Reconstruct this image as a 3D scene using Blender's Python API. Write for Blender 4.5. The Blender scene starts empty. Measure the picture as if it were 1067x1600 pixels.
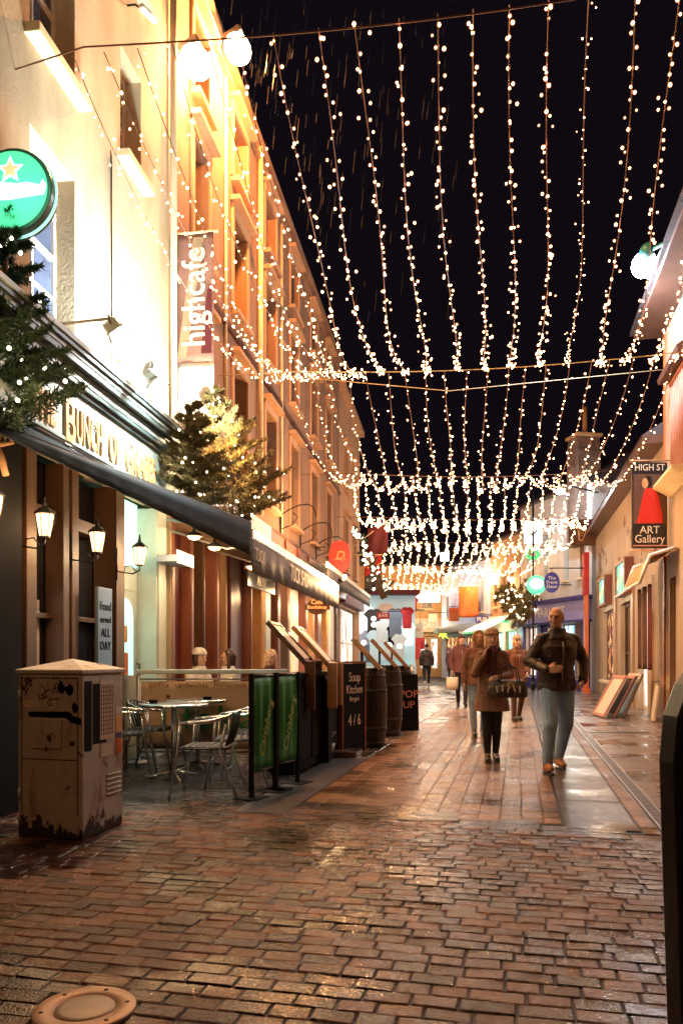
import bpy, math, random
from mathutils import Vector, Matrix, Quaternion
R = math.radians
rnd = random.Random(7)
SC = bpy.context.scene
COL = SC.collection

# ---------------------------------------------------------------- camera
F = 1208.0; CH = 1.25; HY = 1026.0          # focal length in photo pixels, eye height, horizon row
cam = bpy.data.cameras.new("camera"); cam_o = bpy.data.objects.new("camera", cam); COL.objects.link(cam_o)
cam_o.location = (0, 0, CH); cam_o.rotation_euler = (math.pi/2, 0, 0)
cam.sensor_fit = 'VERTICAL'; cam.sensor_height = 24.0; cam.lens = 24.0*F/1600; cam.shift_y = (HY-800)/1600.0
cam.clip_start = 0.05; cam.clip_end = 400
SC.camera = cam_o
# ---------------------------------------------------------------- night sky
w = bpy.data.worlds.new("World"); SC.world = w; w.use_nodes = True
bg = w.node_tree.nodes['Background']
bg.inputs[0].default_value = (0.0026, 0.0017, 0.0028, 1); bg.inputs[1].default_value = 1.0
SC.view_settings.view_transform = 'Standard'; SC.view_settings.look = 'None'
SC.view_settings.exposure = 0.85; SC.view_settings.gamma = 1.0
SC.cycles.max_bounces = 6; SC.cycles.diffuse_bounces = 3; SC.cycles.glossy_bounces = 4
SC.cycles.transmission_bounces = 4; SC.cycles.sample_clamp_indirect = 4.0; SC.cycles.sample_clamp_direct = 0
SC.cycles.caustics_reflective = False; SC.cycles.caustics_refractive = False
SC.cycles.use_denoising = True; SC.cycles.blur_glossy = 0.1

def lamp(name, kind, loc, energy, color, size=0.1, target=None, spot=None, parent=None, blend=0.6, sy=None):
    l = bpy.data.lights.new(name, kind); l.energy = energy; l.color = color
    if kind == 'AREA':
        l.size = size
        if sy: l.shape = 'RECTANGLE'; l.size_y = sy
    else: l.shadow_soft_size = size
    if kind == 'SPOT': l.spot_size = R(spot); l.spot_blend = blend
    o = bpy.data.objects.new(name, l); COL.objects.link(o); o.location = loc
    if target is not None:
        o.rotation_euler = (Vector(target)-Vector(loc)).to_track_quat('-Z', 'Y').to_euler()
    if parent: o.parent = parent
    return o
SODIUM = (1.0, 0.36, 0.09); COOL = (0.72, 0.86, 1.0); WARM = (1.0, 0.62, 0.30); FLOOD = (0.92, 1.0, 0.90)

# ---------------------------------------------------------------- placing helpers
def W(px, py, d):
    return Vector(((px-533)/F*d, d, CH+(HY-py)/F*d))
def G(px, py):
    d = CH*F/(py-HY); return Vector(((px-533)/F*d, d, 0))
def LX(d): return -3.58+0.138*d
def LP(d, off=0, z=0):                       # a point on the left frontage, off metres out into the street
    return Vector((LX(d)+off*0.9906, d-off*0.1367, z))
LROT = math.atan2(1, 0.138); LK = 1.00948
def RX(d): return 3.03+0.22*d
def RP(d, off=0, z=0):
    return Vector((RX(d)-off*0.9766, d+off*0.2149, z))
RROT = math.atan2(-1, -0.22); RK = 1.02392
SD = Vector((0.2225, 0.975, 0)).normalized(); SCR = Vector((SD.y, -SD.x, 0))   # street axes: along, across
SROT = -math.atan2(SD.x, SD.y)

# ---------------------------------------------------------------- materials
def nt(name):
    m = bpy.data.materials.new(name); m.use_nodes = True
    n = m.node_tree.nodes; b = n['Principled BSDF']
    return m, n, m.node_tree.links, b
def c4(c): return (c[0], c[1], c[2], 1)
def P(name, col, rough=0.6, metal=0.0, var=0.25, scale=6.0, bump=0.15, bscale=60.0, col2=None, zs=1.0, spec=0.5, coat=0.0, dist=0.004):
    m, n, l, b = nt(name)
    tc = n.new('ShaderNodeTexCoord'); mp = n.new('ShaderNodeMapping'); mp.inputs['Scale'].default_value = (1, 1, zs)
    l.new(tc.outputs['Object'], mp.inputs[0])
    no = n.new('ShaderNodeTexNoise'); no.inputs['Scale'].default_value = scale; no.inputs['Detail'].default_value = 7; no.inputs['Roughness'].default_value = 0.65
    l.new(mp.outputs[0], no.inputs['Vector'])
    rp = n.new('ShaderNodeValToRGB'); rp.color_ramp.elements[0].position = 0.3; rp.color_ramp.elements[1].position = 0.7
    c2 = col2 or tuple(min(1, x*(1+var)) for x in col); c1 = col if col2 else tuple(x*(1-var) for x in col)
    rp.color_ramp.elements[0].color = c4(c1); rp.color_ramp.elements[1].color = c4(c2)
    l.new(no.outputs['Fac'], rp.inputs[0]); l.new(rp.outputs[0], b.inputs['Base Color'])
    b.inputs['Metallic'].default_value = metal; b.inputs['Specular IOR Level'].default_value = spec
    mr = n.new('ShaderNodeMapRange'); mr.inputs['To Min'].default_value = max(0.02, rough-0.12); mr.inputs['To Max'].default_value = min(1, rough+0.12)
    l.new(no.outputs['Fac'], mr.inputs[0]); l.new(mr.outputs[0], b.inputs['Roughness'])
    if coat: b.inputs['Coat Weight'].default_value = coat; b.inputs['Coat Roughness'].default_value = 0.1
    if bump:
        n2 = n.new('ShaderNodeTexNoise'); n2.inputs['Scale'].default_value = bscale; n2.inputs['Detail'].default_value = 4
        l.new(tc.outputs['Object'], n2.inputs['Vector'])
        bp = n.new('ShaderNodeBump'); bp.inputs['Strength'].default_value = bump; bp.inputs['Distance'].default_value = dist
        l.new(n2.outputs['Fac'], bp.inputs['Height']); l.new(bp.outputs[0], b.inputs['Normal'])
    return m
def E(name, col, s, base=None):
    m, n, l, b = nt(name)
    b.inputs['Base Color'].default_value = c4(base or col); b.inputs['Emission Color'].default_value = c4(col); b.inputs['Emission Strength'].default_value = s
    b.inputs['Roughness'].default_value = 0.4
    return m
def LIT(name, cols, s, scale=3.0, zs=1.0, xs=1.0):   # what one sees through a lit shop window: blocks of colour that glow
    m, n, l, b = nt(name)
    tc = n.new('ShaderNodeTexCoord'); mp = n.new('ShaderNodeMapping'); mp.inputs['Scale'].default_value = (xs, 1, zs)
    l.new(tc.outputs['Object'], mp.inputs[0])
    vo = n.new('ShaderNodeTexVoronoi'); vo.distance = 'CHEBYCHEV'; vo.inputs['Scale'].default_value = scale; l.new(mp.outputs[0], vo.inputs['Vector'])
    rp = n.new('ShaderNodeValToRGB'); rp.color_ramp.interpolation = 'CONSTANT'
    els = rp.color_ramp.elements
    while len(els) < len(cols): els.new(0.5)
    for i, c in enumerate(cols): els[i].position = 0.12+0.76*i/len(cols); els[i].color = c4(c)
    els[0].position = 0
    sp = n.new('ShaderNodeSeparateColor'); l.new(vo.outputs['Color'], sp.inputs[0]); l.new(sp.outputs[0], rp.inputs[0])
    l.new(rp.outputs[0], b.inputs['Emission Color']); b.inputs['Emission Strength'].default_value = s
    b.inputs['Base Color'].default_value = (0.03, 0.03, 0.03, 1); b.inputs['Roughness'].default_value = 0.12
    return m

def wetstone(name, c1, c2, rough=0.32, grain=1.0, puddle=True, island=True, spec=0.8, pth=0.50):
    m, n, l, b = nt(name)
    tc = n.new('ShaderNodeTexCoord'); geo = n.new('ShaderNodeNewGeometry')
    no = n.new('ShaderNodeTexNoise'); no.inputs['Scale'].default_value = 3.0; no.inputs['Detail'].default_value = 8
    l.new(tc.outputs['Object'], no.inputs['Vector'])
    fac = no.outputs['Fac']
    if island:
        mx0 = n.new('ShaderNodeMath'); mx0.operation = 'MULTIPLY_ADD'; mx0.inputs[1].default_value = 0.5; 
        l.new(geo.outputs['Random Per Island'], mx0.inputs[0])
        hl = n.new('ShaderNodeMath'); hl.operation = 'MULTIPLY'; hl.inputs[1].default_value = 0.55; l.new(no.outputs['Fac'], hl.inputs[0])
        l.new(hl.outputs[0], mx0.inputs[2]); fac = mx0.outputs[0]
    rp = n.new('ShaderNodeValToRGB'); rp.color_ramp.elements[0].position = 0.2; rp.color_ramp.elements[1].position = 0.8
    rp.color_ramp.elements[0].color = c4(c1); rp.color_ramp.elements[1].color = c4(c2)
    l.new(fac, rp.inputs[0]); l.new(rp.outputs[0], b.inputs['Base Color'])
    # fine pitted grain, each grain catching the lamps
    g = n.new('ShaderNodeTexNoise'); g.inputs['Scale'].default_value = 62; g.inputs['Detail'].default_value = 3; g.inputs['Roughness'].default_value = 0.7
    l.new(tc.outputs['Object'], g.inputs['Vector'])
    g2 = n.new('ShaderNodeTexNoise'); g2.inputs['Scale'].default_value = 9; g2.inputs['Detail'].default_value = 3
    l.new(tc.outputs['Object'], g2.inputs['Vector'])
    pm = n.new('ShaderNodeTexNoise'); pm.inputs['Scale'].default_value = 1.3; pm.inputs['Detail'].default_value = 3; l.new(tc.outputs['Object'], pm.inputs['Vector'])
    mr = n.new('ShaderNodeMapRange'); mr.inputs['From Min'].default_value = pth; mr.inputs['From Max'].default_value = pth+.12
    l.new(pm.outputs['Fac'], mr.inputs[0])                       # 1 where water stands
    wd = n.new('ShaderNodeMapRange'); wd.inputs['To Min'].default_value = 1.0; wd.inputs['To Max'].default_value = .38; l.new(mr.outputs[0], wd.inputs[0])   # soaked stone is darker
    mu = n.new('ShaderNodeVectorMath'); mu.operation = 'SCALE'; l.new(rp.outputs[0], mu.inputs[0]); l.new(wd.outputs[0], mu.inputs['Scale']); l.new(mu.outputs[0], b.inputs['Base Color'])
    rr = n.new('ShaderNodeMapRange'); rr.inputs['To Min'].default_value = rough; rr.inputs['To Max'].default_value = (0.07 if puddle else rough)
    l.new(mr.outputs[0], rr.inputs[0]); l.new(rr.outputs[0], b.inputs['Roughness'])
    st = n.new('ShaderNodeMapRange'); st.inputs['To Min'].default_value = 0.55*grain; st.inputs['To Max'].default_value = (0.18*grain if puddle else 0.55*grain)
    l.new(mr.outputs[0], st.inputs[0])
    b1 = n.new('ShaderNodeBump'); b1.inputs['Distance'].default_value = 0.012; l.new(st.outputs[0], b1.inputs['Strength']); l.new(g.outputs['Fac'], b1.inputs['Height'])
    b2 = n.new('ShaderNodeBump'); b2.inputs['Distance'].default_value = 0.02; b2.inputs['Strength'].default_value = 0.25; l.new(g2.outputs['Fac'], b2.inputs['Height'])
    l.new(b1.outputs[0], b2.inputs['Normal']); l.new(b2.outputs[0], b.inputs['Normal'])
    b.inputs['Specular IOR Level'].default_value = spec
    return m

M = {}
M['paver'] = wetstone('paver_wet', (0.028, 0.009, 0.005), (0.175, 0.062, 0.028), 0.17, 2.2, pth=.47, spec=1.0)
M['paver2'] = wetstone('paver_pale_wet', (0.14, 0.070, 0.032), (0.32, 0.18, 0.095), 0.19, 1.4)
M['slab'] = wetstone('slab_wet', (0.03, 0.024, 0.023), (0.085, 0.065, 0.058), 0.18, 0.9)
M['flag'] = wetstone('flagstone_wet', (0.12, 0.085, 0.065), (0.22, 0.16, 0.12), 0.30, 0.5)
M['terrace'] = wetstone('terrace_shaded_wet', (0.014, 0.014, 0.018), (0.055, 0.048, 0.05), 0.15, 1.4)  # terrace bricks coloured dark and bluish, painting in the shade under the awning
M['mortar'] = wetstone('mortar_wet', (0.006, 0.005, 0.005), (0.016, 0.012, 0.011), 0.6, 0.6, island=False, spec=.25, puddle=False)
M['asph'] = wetstone('tarmac_wet', (0.005, 0.004, 0.005), (0.020, 0.016, 0.016), 0.42, 2.2, puddle=False, island=False)
M['iron'] = P('dark_iron', (0.03, 0.028, 0.03), 0.4, 0.6, bump=0.2)
M['black'] = P('black_paint', (0.012, 0.012, 0.015), 0.35, bump=0.1, scale=4)
M['blackmat'] = P('black_board', (0.004, 0.004, 0.005), 0.8, bump=0.2, spec=.15)
M['wood'] = P('dark_wood', (0.10, 0.045, 0.022), 0.42, scale=5, zs=0.15, var=0.45, bump=0.2)
M['wood2'] = P('light_wood', (0.42, 0.25, 0.13), 0.5, scale=7, zs=0.2, var=0.3)
M['barrel'] = P('barrel_wood', (0.012, 0.007, 0.006), 0.28, scale=9, zs=0.1, var=0.5, bump=0.3)
M['alu'] = P('aluminium', (0.72, 0.74, 0.78), 0.22, 1.0, var=0.06, bump=0.02)
M['aluseat'] = P('woven_seat', (0.03, 0.028, 0.03), 0.4, 0.0, var=0.2, bump=0.2)
M['steel'] = P('brushed_steel', (0.5, 0.47, 0.44), 0.35, 1.0, var=0.1)
M['glassdark'] = P('dark_glass', (0.012, 0.013, 0.018), 0.05, 0, var=0.3, bump=0.0, spec=0.9)
M['glassblue'] = P('window_glass_blue', (0.05, 0.065, 0.12), 0.07, 0, var=0.3, bump=0.0, spec=0.9)
M['cream'] = P('cream_plaster', (0.55, 0.46, 0.33), 0.75, scale=1.6, zs=0.35, col2=(.36, .28, .18), bump=0.35, bscale=30, dist=0.012)
M['orange'] = P('ochre_plaster', (0.35, 0.215, 0.14), 0.78, scale=1.6, zs=0.25, col2=(.24, .12, .06), bump=0.3, bscale=30, dist=0.01)
M['ochre2'] = P('tan_plaster', (0.50, 0.30, 0.17), 0.8, scale=1.4, zs=0.3, var=0.25, bump=0.3, bscale=30)
M['trim'] = P('pale_trim', (0.70, 0.58, 0.36), 0.6, scale=4, var=0.15)
M['pale'] = P('pale_plaster', (0.50, 0.41, 0.30), 0.8, scale=1.5, zs=0.4, col2=(.34, .26, .17), bump=0.3, bscale=30, dist=0.01)
M['white'] = P('white_plaster', (0.62, 0.58, 0.54), 0.8, scale=1.4, zs=0.4, var=0.15, bump=0.2)
M['bluewall'] = P('blue_white_wall', (0.50, 0.58, 0.74), 0.7, scale=1.4, var=0.12)
M['stone'] = P('rubble_stone', (0.10, 0.065, 0.05), 0.85, scale=3.0, col2=(0.26, 0.16, 0.11), bump=0.9, bscale=7, dist=0.06)
M['roof'] = P('slate_roof', (0.05, 0.038, 0.042), 0.5, scale=5, var=0.35, bump=0.5, bscale=10, dist=0.02)
M['eave'] = P('red_soffit', (0.09, 0.035, 0.022), 0.6, scale=5)
M['whitep'] = P('white_paint', (0.78, 0.76, 0.72), 0.45, var=0.06)
M['fascia'] = P('pale_green_fascia', (0.50, 0.60, 0.56), 0.35, scale=3, var=0.1, bump=0.02)
M['fascdark'] = P('fascia_moulding', (0.07, 0.10, 0.10), 0.35, scale=3)
M['gold'] = P('gold_leaf', (0.85, 0.50, 0.22), 0.45, 0.1, var=0.15)
M['navy'] = P('navy_canvas', (0.003, 0.014, 0.024), 0.75, scale=3, zs=1, var=0.3, bump=0.3, bscale=25)
M['grey'] = P('grey_canvas', (0.10, 0.085, 0.075), 0.7, scale=5, zs=0.3, var=0.3, bump=0.2)
M['darkcanvas'] = P('dark_canvas', (0.03, 0.026, 0.028), 0.6, scale=5, var=0.3)
M['green'] = P('green_banner', (0.03, 0.32, 0.12), 0.5, scale=2.5, zs=0.5, var=0.35, bump=0.2, bscale=12, dist=0.02)
M['banner'] = P('cream_banner', (0.60, 0.44, 0.29), 0.6, scale=1.5, var=0.1, bump=0.2, bscale=5, dist=0.03)
M['bark'] = P('bark', (0.07, 0.04, 0.025), 0.85, scale=15)
M['needle'] = P('fir_needles', (0.028, 0.06, 0.028), 0.6, scale=3, var=0.55, bump=0)
M['needle2'] = P('fir_needles_olive', (0.20, 0.15, 0.05), 0.6, scale=3, var=0.5, bump=0)
M['needle3'] = P('fir_needles_mid', (0.075, 0.12, 0.045), 0.6, scale=3, var=0.5, bump=0)
M['red'] = P('red_enamel', (0.55, 0.025, 0.02), 0.4, var=0.12)
M['redcloth'] = P('red_cloth', (0.42, 0.02, 0.025), 0.7, scale=3, var=0.25)
M['darkred'] = P('dark_red_cloth', (0.11, 0.010, 0.016), 0.7, scale=3, var=0.3)
M['maroon'] = P('maroon_paint', (0.10, 0.014, 0.02), 0.35, scale=2, var=0.2)
M['redwood'] = P('red_brown_joinery', (0.20, 0.06, 0.03), 0.4, scale=4, zs=0.2, var=0.4)
M['cyanp'] = P('pale_cyan_paint', (0.62, 0.74, 0.74), 0.4, var=0.08)
M['purple'] = P('purple_paint', (0.045, 0.03, 0.19), 0.35, var=0.2)
M['lilac'] = P('lilac_sign', (0.32, 0.29, 0.60), 0.4, var=0.12)
M['blue'] = P('blue_enamel', (0.025, 0.035, 0.30), 0.35, var=0.1)
M['orangep'] = P('orange_paint', (0.62, 0.14, 0.03), 0.5, scale=3, var=0.2)
M['pink'] = P('pink_paint', (0.50, 0.22, 0.15), 0.6, scale=3, var=0.15)
M['brown'] = P('brown_cloth', (0.10, 0.045, 0.025), 0.8, scale=5, var=0.35)
M['tancloth'] = P('tan_cloth', (0.55, 0.30, 0.12), 0.8, scale=5, var=0.2)
M['paper'] = P('paper', (0.70, 0.62, 0.48), 0.6, scale=8, var=0.12)
M['burlap'] = P('burlap', (0.42, 0.24, 0.12), 0.9, scale=10, var=0.3, bump=0.4)
M['greypl'] = P('blue_grey_board', (0.11, 0.16, 0.22), 0.4, scale=3, var=0.2)
M['cord'] = P('copper_cord', (0.20, 0.09, 0.06), 0.5, bump=0)
M['skin'] = P('skin', (0.62, 0.36, 0.25), 0.5, scale=9, var=0.12, bump=0.1)
M['skin2'] = P('pale_skin', (0.80, 0.54, 0.42), 0.5, scale=9, var=0.08, bump=0.1)
M['bannercloth'] = P('faded_banner', (0.26, 0.12, 0.09), 0.8, scale=3, var=0.3)
M['bannertan'] = P('banner_tan', (0.34, 0.22, 0.13), 0.8, var=0.2)
M['hatpale'] = P('patterned_hat', (0.16, 0.07, 0.05), 0.9, scale=40, col2=(.6, .42, .28), bump=.5, bscale=60)
M['hairblond'] = P('blond_hair', (0.75, 0.50, 0.24), 0.5, scale=20, zs=0.1, var=0.35)
M['hairbrown'] = P('brown_hair', (0.06, 0.03, 0.018), 0.5, scale=20, zs=0.1, var=0.35)
M['jeans'] = P('light_jeans', (0.30, 0.48, 0.85), 0.8, scale=6, zs=0.5, var=0.4, bump=0.7, bscale=10, dist=0.03)
M['jacket'] = P('dark_leather', (0.040, 0.024, 0.019), 0.45, scale=9, var=0.6, bump=0.9, bscale=9, dist=0.05)
M['coat'] = P('tan_coat', (0.20, 0.105, 0.075), 0.8, scale=5, var=0.35, bump=0.8, bscale=9, dist=0.04)
M['coat2'] = P('rust_coat', (0.19, 0.075, 0.035), 0.7, scale=5, var=0.3, bump=0.4, bscale=20, dist=0.015)
M['scarf'] = P('dark_red_scarf', (0.065, 0.016, 0.02), 0.85, scale=14, var=0.5, bump=0.5, bscale=30, dist=0.01)
M['tights'] = P('black_tights', (0.012, 0.010, 0.014), 0.7)
M['shoe'] = P('tan_shoe', (0.38, 0.17, 0.07), 0.45, var=0.25)
M['boot'] = P('black_boot', (0.015, 0.012, 0.012), 0.35)
M['fur'] = P('cream_fur', (0.58, 0.42, 0.26), 0.95, scale=30, var=0.3, bump=0.8, bscale=60, dist=0.01)
M['eyem'] = P('eye_dark', (0.10, 0.05, 0.035), 0.2, bump=0)
M['lip'] = P('lips', (0.32, 0.08, 0.06), 0.5, bump=0)
M['plum'] = P('plum_jacket', (0.10, 0.035, 0.04), 0.7, scale=5, var=0.3)
M['lens'] = P('uplight_lens', (0.34, 0.28, 0.23), 0.4, 0.0, var=0.2, bump=0.05)
M['copper'] = P('copper_ring', (0.42, 0.30, 0.23), 0.5, 0.2, var=0.15, bump=0.15)
M['teal'] = P('teal_housing', (0.04, 0.30, 0.34), 0.4)
# emitters: lamps, lit signs and surfaces, and the painted bulb halos
M['bulb'] = E('bulb_glow', (1.0, 0.48, 0.20), 36.0)
M['bulb_far'] = E('bulb_glow_far', (1.0, 0.52, 0.24), 15.0)
M['bulb_dim'] = E('bulb_glow_dim', (1.0, 0.52, 0.24), 10.0)
def halo_mat():  # faint glowing shell round each bulb, a painted halo rather than a globe
    m, n, l, b = nt('painted_halo'); tr = n.new('ShaderNodeBsdfTransparent'); em = n.new('ShaderNodeEmission'); em.inputs[0].default_value = (1, .34, .12, 1); em.inputs[1].default_value = 1.3
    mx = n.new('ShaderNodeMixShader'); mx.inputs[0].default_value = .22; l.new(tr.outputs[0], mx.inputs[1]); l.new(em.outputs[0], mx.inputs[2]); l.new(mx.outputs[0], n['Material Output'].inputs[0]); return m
M['halo'] = halo_mat(); M['halo'].cycles.emission_sampling = 'NONE'
M['fairy'] = E('fairy_glow', (1.0, 0.76, 0.50), 9.0)
M['lantern'] = E('lantern_glass', (1.0, 0.50, 0.20), 3.2)
M['sodium'] = E('sodium_lens', (1.0, 0.66, 0.36), 60.0)
M['coollens'] = E('cool_lens', (0.80, 0.90, 1.0), 60.0)
M['floodlens'] = E('flood_lens', (0.95, 1.0, 0.86), 8.0)
M['greenlit'] = E('green_lit_face', (0.08, 0.62, 0.30), 0.75)
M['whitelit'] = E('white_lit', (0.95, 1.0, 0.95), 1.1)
M['redlit'] = E('red_star_lit', (1.0, 0.30, 0.15), 0.9)
M['tealtext'] = E('teal_lit', (0.40, 0.90, 0.72), .7)
M['displit'] = E('cyan_white_lit', (0.75, 0.90, 0.95), .42)
# ---------------------------------------------------------------- object helpers
def tag(o, label=None, cat=None, group=None, kind=None):
    if label: o['label'] = label
    if cat: o['category'] = cat
    if group: o['group'] = group
    if kind: o['kind'] = kind
    return o
def thing(name, label, cat, loc=(0, 0, 0), rotz=0, group=None):
    o = bpy.data.objects.new(name, None); COL.objects.link(o); o.location = loc; o.rotation_euler = (0, 0, rotz)
    o.empty_display_size = 0.1
    return tag(o, label, cat, group)
def copy_tree(o, parent=None):
    c = o.copy(); COL.objects.link(c)
    if parent: c.parent = parent
    for ch in list(o.children): copy_tree(ch, c)
    return c

class MB:
    def __init__(s): s.v = []; s.f = []; s.m = []; s.sm = []
    def add(s, vs, fs, mi=0, smooth=False):
        k = len(s.v); s.v.extend([tuple(x) for x in vs])
        for f in fs: s.f.append([i+k for i in f]); s.m.append(mi); s.sm.append(smooth)
    def box(s, x0, x1, y0, y1, z0, z1, mi=0):
        s.add([(x0,y0,z0),(x1,y0,z0),(x1,y1,z0),(x0,y1,z0),(x0,y0,z1),(x1,y0,z1),(x1,y1,z1),(x0,y1,z1)],
              [(0,3,2,1),(4,5,6,7),(0,1,5,4),(1,2,6,5),(2,3,7,6),(3,0,4,7)], mi)
        return s
    def obox(s, c, size, rot, mi=0):
        h = Vector(size)/2; q = rot.to_matrix() if hasattr(rot, 'to_matrix') else rot
        vs = [Vector(c)+q@Vector((x*h.x, y*h.y, z*h.z)) for z in (-1, 1) for x, y in ((-1,-1),(1,-1),(1,1),(-1,1))]
        s.add(vs, [(0,3,2,1),(4,5,6,7),(0,1,5,4),(1,2,6,5),(2,3,7,6),(3,0,4,7)], mi); return s
    def bar(s, a, b, w, h=None, mi=0):
        a = Vector(a); b = Vector(b); d = b-a
        return s.obox((a+b)/2, (w, h or w, d.length), d.to_track_quat('Z', 'Y'), mi)
    def tube(s, pts, r, n=8, mi=0, smooth=True, caps=True):
        pts = [Vector(p) for p in pts]; k = len(pts)
        rs = r if isinstance(r, (list, tuple)) else [r]*k
        vs = []; q0 = None
        for i, p in enumerate(pts):
            t = (pts[min(i+1, k-1)]-pts[max(i-1, 0)])
            if t.length < 1e-9: t = Vector((0, 0, 1))
            t.normalize()
            if q0 is None: q = t.to_track_quat('Z', 'Y')
            else: q = (q0@Vector((0, 0, 1))).rotation_difference(t)@q0
            q0 = q
            for j in range(n):
                a = 2*math.pi*j/n
                vs.append(p+q@Vector((math.cos(a)*rs[i], math.sin(a)*rs[i], 0)))
        fs = [(i*n+j, i*n+(j+1) % n, (i+1)*n+(j+1) % n, (i+1)*n+j) for i in range(k-1) for j in range(n)]
        if caps: fs += [tuple(range(n-1, -1, -1)), tuple((k-1)*n+j for j in range(n))]
        s.add(vs, fs, mi, smooth); return s
    def caps(s, a, b, ra, rb, n=12):            # tapered capsule
        a = Vector(a); b = Vector(b); d = (b-a)
        L = d.length
        if L < 1e-6: d = Vector((0, 0, 1)); L = 1e-6
        u = d/L; pts = []; rs = []
        for k in range(4): t = math.pi/2*k/4; pts.append(a-u*ra*math.cos(t)); rs.append(max(ra*math.sin(t), ra*0.05))
        pts += [a, b]; rs += [ra, rb]
        for k in range(3, -1, -1): t = math.pi/2*k/4; pts.append(b+u*rb*math.cos(t)); rs.append(max(rb*math.sin(t), rb*0.05))
        return s.tube(pts, rs, n)
    def lathe(s, prof, n=24, c=(0, 0, 0), mi=0, smooth=True):
        vs = [(c[0]+r*math.cos(2*math.pi*j/n), c[1]+r*math.sin(2*math.pi*j/n), c[2]+z) for r, z in prof for j in range(n)]
        k = len(prof)
        fs = [(i*n+j, i*n+(j+1) % n, (i+1)*n+(j+1) % n, (i+1)*n+j) for i in range(k-1) for j in range(n)]
        if prof[0][0] > 1e-4: fs.append(tuple(range(n-1, -1, -1)))
        if prof[-1][0] > 1e-4: fs.append(tuple((k-1)*n+j for j in range(n)))
        s.add(vs, fs, mi, smooth); return s
    def ball(s, c, r, nu=12, nv=8, mi=0, rot=None):
        r = r if isinstance(r, (list, tuple)) else (r, r, r)
        vs = []; q = rot or Quaternion()
        for i in range(nv+1):
            t = math.pi*i/nv
            for j in range(nu):
                a = 2*math.pi*j/nu; st = max(math.sin(t), 0.02)
                vs.append(Vector(c)+q@Vector((r[0]*st*math.cos(a), r[1]*st*math.sin(a), -r[2]*math.cos(t))))
        fs = [(i*nu+j, i*nu+(j+1) % nu, (i+1)*nu+(j+1) % nu, (i+1)*nu+j) for i in range(nv) for j in range(nu)]
        fs += [tuple(range(nu-1, -1, -1)), tuple(nv*nu+j for j in range(nu))]
        s.add(vs, fs, mi, True); return s
    def loft(s, rings, n=20, mi=0, smooth=True):       # rings: (cx,cy,cz,rx,ry)
        vs = [(cx+rx*math.cos(2*math.pi*j/n), cy+ry*math.sin(2*math.pi*j/n), cz) for cx, cy, cz, rx, ry in rings for j in range(n)]
        k = len(rings)
        fs = [(i*n+j, i*n+(j+1) % n, (i+1)*n+(j+1) % n, (i+1)*n+j) for i in range(k-1) for j in range(n)]
        fs += [tuple(range(n-1, -1, -1)), tuple((k-1)*n+j for j in range(n))]
        s.add(vs, fs, mi, smooth); return s
    def prism(s, poly, y0, y1, mi=0, flip=False):      # outline in x,z, extruded along y (y0 is the front)
        n = len(poly); vs = [(x, y0, z) for x, z in poly]+[(x, y1, z) for x, z in poly]
        fs = [tuple(range(n)), tuple(range(2*n-1, n-1, -1))]+[(i, n+i, n+(i+1) % n, (i+1) % n) for i in range(n)]
        s.add(vs, fs, mi); return s
    def prismz(s, poly, z0, z1, mi=0):
        n = len(poly); vs = [(x, y, z0) for x, y in poly]+[(x, y, z1) for x, y in poly]
        fs = [tuple(range(n-1, -1, -1)), tuple(range(n, 2*n))]+[(i, (i+1) % n, n+(i+1) % n, n+i) for i in range(n)]
        s.add(vs, fs, mi); return s
    def prismx(s, poly, x0, x1, mi=0):                 # outline in y,z extruded along x
        n = len(poly); vs = [(x0, y, z) for y, z in poly]+[(x1, y, z) for y, z in poly]
        fs = [tuple(range(n-1, -1, -1)), tuple(range(n, 2*n))]+[(i, (i+1) % n, n+(i+1) % n, n+i) for i in range(n)]
        s.add(vs, fs, mi); return s
    def sheet(s, grid, th=0.006, mi=0, smooth=True):   # grid of points -> thin cloth with two faces and a rim
        nr = len(grid); nc = len(grid[0]); P0 = [[Vector(p) for p in row] for row in grid]
        top = []; bot = []
        for i in range(nr):
            for j in range(nc):
                a = P0[min(i+1, nr-1)][j]-P0[max(i-1, 0)][j]; b = P0[i][min(j+1, nc-1)]-P0[i][max(j-1, 0)]
                nn = a.cross(b)
                nn = nn.normalized() if nn.length > 1e-9 else Vector((0, 0, 1))
                top.append(P0[i][j]+nn*th/2); bot.append(P0[i][j]-nn*th/2)
        N = nr*nc; fs = []
        for i in range(nr-1):
            for j in range(nc-1):
                a = i*nc+j; fs.append((a, a+nc, a+nc+1, a+1)); fs.append((N+a, N+a+1, N+a+nc+1, N+a+nc))
        rim = [j for j in range(nc)]+[i*nc+nc-1 for i in range(1, nr)]+[(nr-1)*nc+j for j in range(nc-2, -1, -1)]+[i*nc for i in range(nr-2, 0, -1)]
        for k in range(len(rim)): a = rim[k]; b = rim[(k+1) % len(rim)]; fs.append((a, b, N+b, N+a))
        s.add(top+bot, fs, mi, smooth); return s
    def mesh(s, name, mats):
        me = bpy.data.meshes.new(name); me.from_pydata(s.v, [], s.f)
        for m in (mats if isinstance(mats, (list, tuple)) else [mats]): me.materials.append(m)
        me.polygons.foreach_set('material_index', s.m); me.polygons.foreach_set('use_smooth', s.sm); me.update()
        return me
    def build(s, name, mats, parent=None, loc=None, rot=None, bevel=0):
        o = bpy.data.objects.new(name, s.mesh(name, mats)); COL.objects.link(o)
        if parent: o.parent = parent
        if loc is not None: o.location = loc
        if rot is not None: o.rotation_euler = rot
        if bevel:
            b = o.modifiers.new('bevel', 'BEVEL'); b.width = bevel; b.segments = 2; b.limit_method = 'ANGLE'; b.angle_limit = R(40)
        return o
def bx(*a): return MB().box(*a)
def struct(o): o['kind'] = 'structure'; return o

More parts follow.
